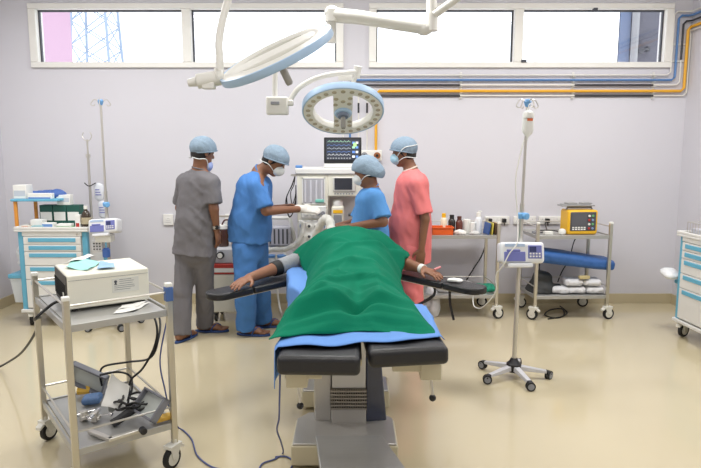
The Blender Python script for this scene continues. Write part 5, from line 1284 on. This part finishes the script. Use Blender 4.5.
# ---- woman in light blue at the patient's head
LBC = M('light blue scrub cloth', (86, 146, 208), .85, var=.07, scale=18, bump=.15, bscale=300)
J = dict(f=V((-.90, .25, -.30)), u=V((-.25, .1, 1)), head=D(366, 171.5, 4.94), neck=D(371.5, 189, 4.96), chest=D(370, 204, 4.96), waist=D(369, 236, 4.96), pelvis=D(371, 256, 4.98), hem=D(371, 268, 4.98), cup=V((0, 0, 0)),
    side=V((.1, 1, 0)), shL=D(376, 199, 4.82), shR=D(366, 197, 5.12), elL=D(383, 222, 4.75), elR=D(357, 222, 5.18), wrL=D(349, 227, 4.75), wrR=D(338, 226, 5.00),
    hdL=V((-1, .05, -.05)), hdR=V((-1, 0, -.3)), npL=V((0, .4, -1)), npR=V((0, 0, -1)), tsL=V((0, .8, .4)), tsR=V((0, -.8, .4)),
    hpL=D(371, 258, 4.90), hpR=D(371, 258, 5.08), knL=D(371, 300, 4.88), knR=D(371, 300, 5.10), fdL=V((-1, .1, 0)), fdR=V((-1, -.1, 0)),
    r0=(.16, .125), r1=(.165, .165), r2=(.18, .175), seed=8, slv=.85, girth=.92, curl=.8)
J['anL'] = V((J['knL'].x+.02, 4.88, .10)); J['anR'] = V((J['knR'].x+.02, 5.10, .10))
person('person in light blue scrubs with a bun under the cap, standing at the patient\'s head', BASE(.16, 4.98), J, LBC, LBC, gender=1)
# ---- man in coral
CORC = M('coral scrub cloth', (224, 122, 122), .85, var=.06, scale=18, bump=.15, bscale=300)
J = dict(f=V((-.92, .16, -.14)), u=V((-.14, 0, 1)), head=D(404, 152.5, 5.2), neck=D(411, 171, 5.2), chest=D(412.5, 187, 5.2), waist=D(410, 224, 5.2), pelvis=D(411, 246, 5.2), hem=D(411, 262, 5.2), cup=V((0, 0, 0)),
    side=V((.12, 1, 0)), shL=D(417.5, 184, 5.02), shR=D(410, 182, 5.38), elL=D(425, 219, 4.98), elR=D(404, 216, 5.45), wrL=D(421.5, 249, 4.97), wrR=D(396, 236, 5.45),
    hdL=V((-.08, .0, -1)), hdR=V((-.9, 0, -.3)), npL=V((0, 1, 0)), npR=V((0, 0, -1)), tsL=V((-1, 0, 0)), tsR=V((0, -1, .3)),
    hpL=D(411, 250, 5.10), hpR=D(411, 250, 5.30), knL=D(413, 292, 5.08), knR=D(411, 292, 5.32), fdL=V((-1, -.1, 0)), fdR=V((-1, .1, 0)),
    r0=(.175, .145), r1=(.185, .18), r2=(.19, .18), seed=12, capstrap=True, maskm=MASKB, slv=.86, collar=M('pale collar', (224, 212, 200), .8))
J['anL'] = V((D(414, 320, 5.06).x, 5.06, .10)); J['anR'] = V((D(411, 320, 5.32).x, 5.32, .10))
person('person in coral scrubs watching with one arm hanging, pale blue mask on', BASE(.55, 5.2), J, CORC, CORC)
# ------------------------------------------------------------------ patient on the table
def patient():
    base = V((0, 3.3, 0)); t = thing('person', 'person lying on the operating table under the green drape, arms out on the boards', 'person', base)
    z0 = TZ
    F = Field((-.95, 2.45, .70), (.95, 4.90, 1.15), .0065)
    f = V((0, -.12, 1)).normalized(); u = V((0, 1, .12)).normalized(); hc = V((0.0, 4.57, z0+.105)); add_head(F, hc, f, u)
    F.cone(hc-u*.06-f*.018, (0, 4.42, z0+.085), .052, .056, .02)
    F.econe((0, 4.33, z0+.095), (0, 3.95, z0+.09), (.165, .09), (.155, .085), (1, 0, 0), .03); F.econe((0, 3.95, z0+.09), (0, 3.60, z0+.08), (.155, .085), (.155, .075), (1, 0, 0), .03)
    aL = [V((-.20, 4.36, z0+.085)), G(274, 269, .805), G(249, 278, .80)]; aR = [V((.21, 4.40, z0+.085)), V((.40, 4.17, .815)), G(423, 269, .805)]
    for a, ts, dd in ((aL, V((-1, .3, 0)), G(229, 287, .785)-G(249, 278, .80)), (aR, V((1, .4, 0)), G(446, 277, .785)-G(423, 269, .805))):
        F.cone((0, 4.42, z0+.085), a[0], .06, .052, .03); F.cone(a[0], a[1], .050, .043, .02); F.cone(a[1], a[2], .043, .029, .012)
        add_hand(F, a[2], dd, V((0, 0, -1)), -ts, curl=.35, sc=1.08)
    for s in (-1, 1):
        F.cone((s*.09, 3.58, z0+.072), (s*.11, 3.12, z0+.06), .07, .052, .03); F.cone((s*.11, 3.12, z0+.06), (s*.12, 2.80, z0+.05), .052, .038, .02)
        F.cone((s*.12, 2.79, z0+.04), (s*.15, 2.77, z0+.06), .034, .020, .02)
    e1 = np.array(hc+f*.084+V((.032, 0, 0))+u*.01); e2 = np.array(hc+f*.084-V((.032, 0, 0))+u*.01)
    F.build('body', [M('patient brown skin', (140, 94, 68), .5, var=.1, scale=20), EYE], t, base, 2, lambda c: (np.minimum(np.linalg.norm(c-e1, axis=1), np.linalg.norm(c-e2, axis=1)) < .0115).astype(int))
    Fh = Field((-.12, 4.5, z0-.01), (.12, 4.8, z0+.25), .006); X = [[1, 0, 0], [0, f.y, u.y], [0, f.z, u.z]]
    Fh.ell(hc+u*.035-f*.006, (.086, .108, .097), X, .01).plane(hc+u*.02, -u); Fh.build('surgical_cap', CAPM, t, base, 1)
    # cuff on the left of the picture
    d = (aL[1]-aL[0]); d.normalize(); GC = M('grey cuff cloth', (150, 152, 158), .8, var=.05, bump=.2, bscale=80)
    MB().cyl(aL[1]-d*.20, aL[1]-d*.045, .060, .056, 20).build('pressure_cuff', GC, t, off=base, bevel=.008)
    MB().cyl(aL[1]-d*.05, aL[1]+d*.015, .055, .050, 20).build('cuff_strap', RUBBER, t, off=base, bevel=.006)
    d = (aR[2]-aR[1]).normalized()
    MB().cyl(aR[2]-d*.025, aR[2]+d*.01, .0325, .032, 16).build('wrist_tape', M('white tape', (232, 232, 228), .7), t, off=base, bevel=.002)
    p = G(437, 269.5, .815)+V((0, 0, .002)); b = MB(); b.cyl(p-V((.02, .01, 0)), p+V((.025, .01, .012)), .008); b.build('cannula', M('pink cannula', (226, 150, 150), .5), t, off=base)
    return t
patient()
# ------------------------------------------------------------------ sheet and drape
def interp(x, xs, ys):
    if x <= xs[0]: return ys[0]
    for a, b, c, d in zip(xs, xs[1:], ys, ys[1:]):
        if x <= b:
            t = (x-a)/(b-a); t = t*t*(3-2*t); return c+(d-c)*t
    return ys[-1]
def cloth_grid(name, fn, nu, nv, mat, label, cat, thick=.004):
    vs = []; fs = []
    for j in range(nv+1):
        for i in range(nu+1): vs.append(fn(-1+2*i/nu, j/nv))
    for j in range(nv):
        for i in range(nu):
            a = j*(nu+1)+i; fs.append((a, a+1, a+nu+2, a+nu+1))
    base = V((0, 3.3, TZ)); b = MB(); b.add(vs, fs); o = b.build(name, mat, off=base, loc=base, sharp=180)
    m = o.modifiers.new('thickness', 'SOLIDIFY'); m.thickness = thick; m.offset = 1
    return tag(o, label, cat)
SHEETM = M('blue sheet cloth', (96, 142, 208), .85, var=.05, scale=10, bump=.12, bscale=250)
DRAPEM = M('green drape cloth', (0, 112, 84), .85, spec=.15, var=.08, scale=8, bump=.12, bscale=250)
def sheet_fn(a, b):
    yf = 2.375+.05*(a+1)+.012*math.sin(a*9)
    Y = yf+(4.15-yf)*b
    hw = interp(Y, [2.4, 3.0, 3.1, 4.2], [.40, .40, .40, .40])
    x = a*(hw+.05*(a < 0)*(Y < 3.1)); e = interp(Y, [2.3, 3.0, 3.12, 4.2], [.305, .305, .285, .275])
    if a > 0: e += .085*(Y < 3.05)
    elif Y > 3.3:
        e = interp(Y, [3.3, 3.6, 3.9, 4.15], [.285, .37, .42, .42]); x = a*(e+.16)
    top = TZ+.012+.016*max(0, a)*(Y < 3.1)+.003*math.sin(x*30+Y*8)
    over = abs(x)-e
    if over > 0:
        xx = math.copysign(e+over*.03+.012*math.sin(Y*16), x); z = top-over*1.15
        return (xx, Y, z-.004)
    return (x, Y, top)
cloth_grid('operating_sheet', sheet_fn, 60, 60, SHEETM, 'blue cloth sheet hanging over the table pads under the green drape', 'sheet', .003)
YS = [2.46, 2.50, 2.56, 2.62, 2.68, 2.76, 2.9, 3.2, 3.5, 3.75, 3.95, 4.10, 4.20, 4.32, 4.42]
ZTOP = [.812, .845, .90, .945, .960, .955, .950, .960, .985, 1.025, 1.065, 1.085, 1.075, 1.03, .97]
HWL = [.345, .342, .335, .33, .328, .328, .325, .30, .285, .285, .30, .345, .39, .42, .42]
HWR = [.375, .375, .37, .362, .355, .35, .345, .325, .32, .32, .34, .375, .41, .43, .43]
def drape_fn(a, b):
    Y = 2.46+.10*max(0, -a)*0+(4.42-2.46)*b
    yoff = (.115-.09*abs(a)**1.5+.03*a+.012*math.sin(a*7))*(1-b)**2
    hw = interp(Y, YS, HWR if a > 0 else HWL); x = a*hw
    zt = interp(Y, YS, ZTOP)
    p = 2.6; ez = interp(Y, [2.5, 3.0, 3.5, 3.95, 4.15, 4.42], [.815, .80, .765, .79, .86, .86])
    prof = 1-abs(a)**p
    z = ez+(zt-ez)*prof
    # hollow between the feet and shins
    g = math.exp(-((x-.03)/.075)**2)
    z -= .085*g*interp(Y, [2.5, 2.6, 2.75, 3.1, 3.5], [.2, .9, 1, .45, 0])
    # soft folds
    w = math.sin(7*x+3.4*Y+1.2*math.sin(5*Y+3*x))*.006+math.sin(19*x-6*Y+2*math.sin(4*Y))*.004+math.sin(31*Y+9*x+2*math.sin(6*x))*.0022
    ridge = .020*math.exp(-((x+.30-(Y-2.5)*.32)/.028)**2)*interp(Y, [2.5, 2.7, 3.3, 3.7], [.6, 1, .7, 0])
    ridge += .015*math.exp(-((x-.36+(Y-2.5)*.25)/.03)**2)*interp(Y, [2.5, 2.8, 3.4, 3.7], [.5, 1, .6, 0])
    ridge += .014*math.exp(-((Y-3.25-.35*x)/.05)**2)*(1-a*a)+.010*math.exp(-((Y-3.6+.3*x)/.05)**2)*(1-a*a)
    d1 = Y-2.70-.10*x-.02*math.sin(x*9); ridge += .030*math.exp(-(d1/.026)**2)*(1-a*a)-.046*math.exp(-((d1+.07)/.035)**2)*(1-a*a)
    for (cx, cy, sl, L, am, wd) in ((-.12, 3.05, .5, .30, .014, .022), (.16, 3.1, -.35, .30, .014, .02), (.05, 3.75, .9, .2, .012, .022), (-.15, 3.9, -.8, .2, .012, .02), (.2, 2.85, -1.2, .2, .013, .02), (-.22, 2.8, 1.6, .2, .013, .02), (.02, 3.4, .2, .3, .012, .03), (.30, 4.05, 1.5, .25, .018, .025), (.22, 4.0, 1.2, .25, -.014, .025)):
        n_ = math.sqrt(1+sl*sl); t_ = ((x-cx)+(Y-cy)*sl)/n_; s_ = ((Y-cy)-(x-cx)*sl)/n_
        ridge += 1.7*am*math.exp(-(s_/(wd*.8))**2)*math.exp(-(t_/L)**4)
    w += .008*(1-2*abs(math.sin(6.5*x+9*Y+1.5*math.sin(4*x-3*Y))))+.006*(1-2*abs(math.sin(13*x-7*Y+1.8*math.sin(5*x+4*Y))))
    z += w*(.4+.6*prof)+ridge*(.3+.7*prof)
    return (x, Y+yoff, max(z, TZ+.020 if Y < 3.1 else .74))
cloth_grid('surgical_drape', drape_fn, 80, 130, DRAPEM, 'green surgical drape covering the patient on the table', 'drape', .004)
p = G(455, 281.5, .752)
f_ = Field((-.08, -.06, -.01), (.08, .06, .05), .004)
for q in ((0, 0, .008), (.02, -.01, .008), (-.02, .01, .008)): f_.ell(q, (.03, .028, .010), k=.015)
f_.wrinkle(.006, 60, 4).plane((0, 0, .001), (0, 0, -1)); o = f_.build('gauze', PAPER, None); o.location = (p.x, p.y, .752); tag(o, 'small white gauze on the right arm board by the fingertips', 'gauze')
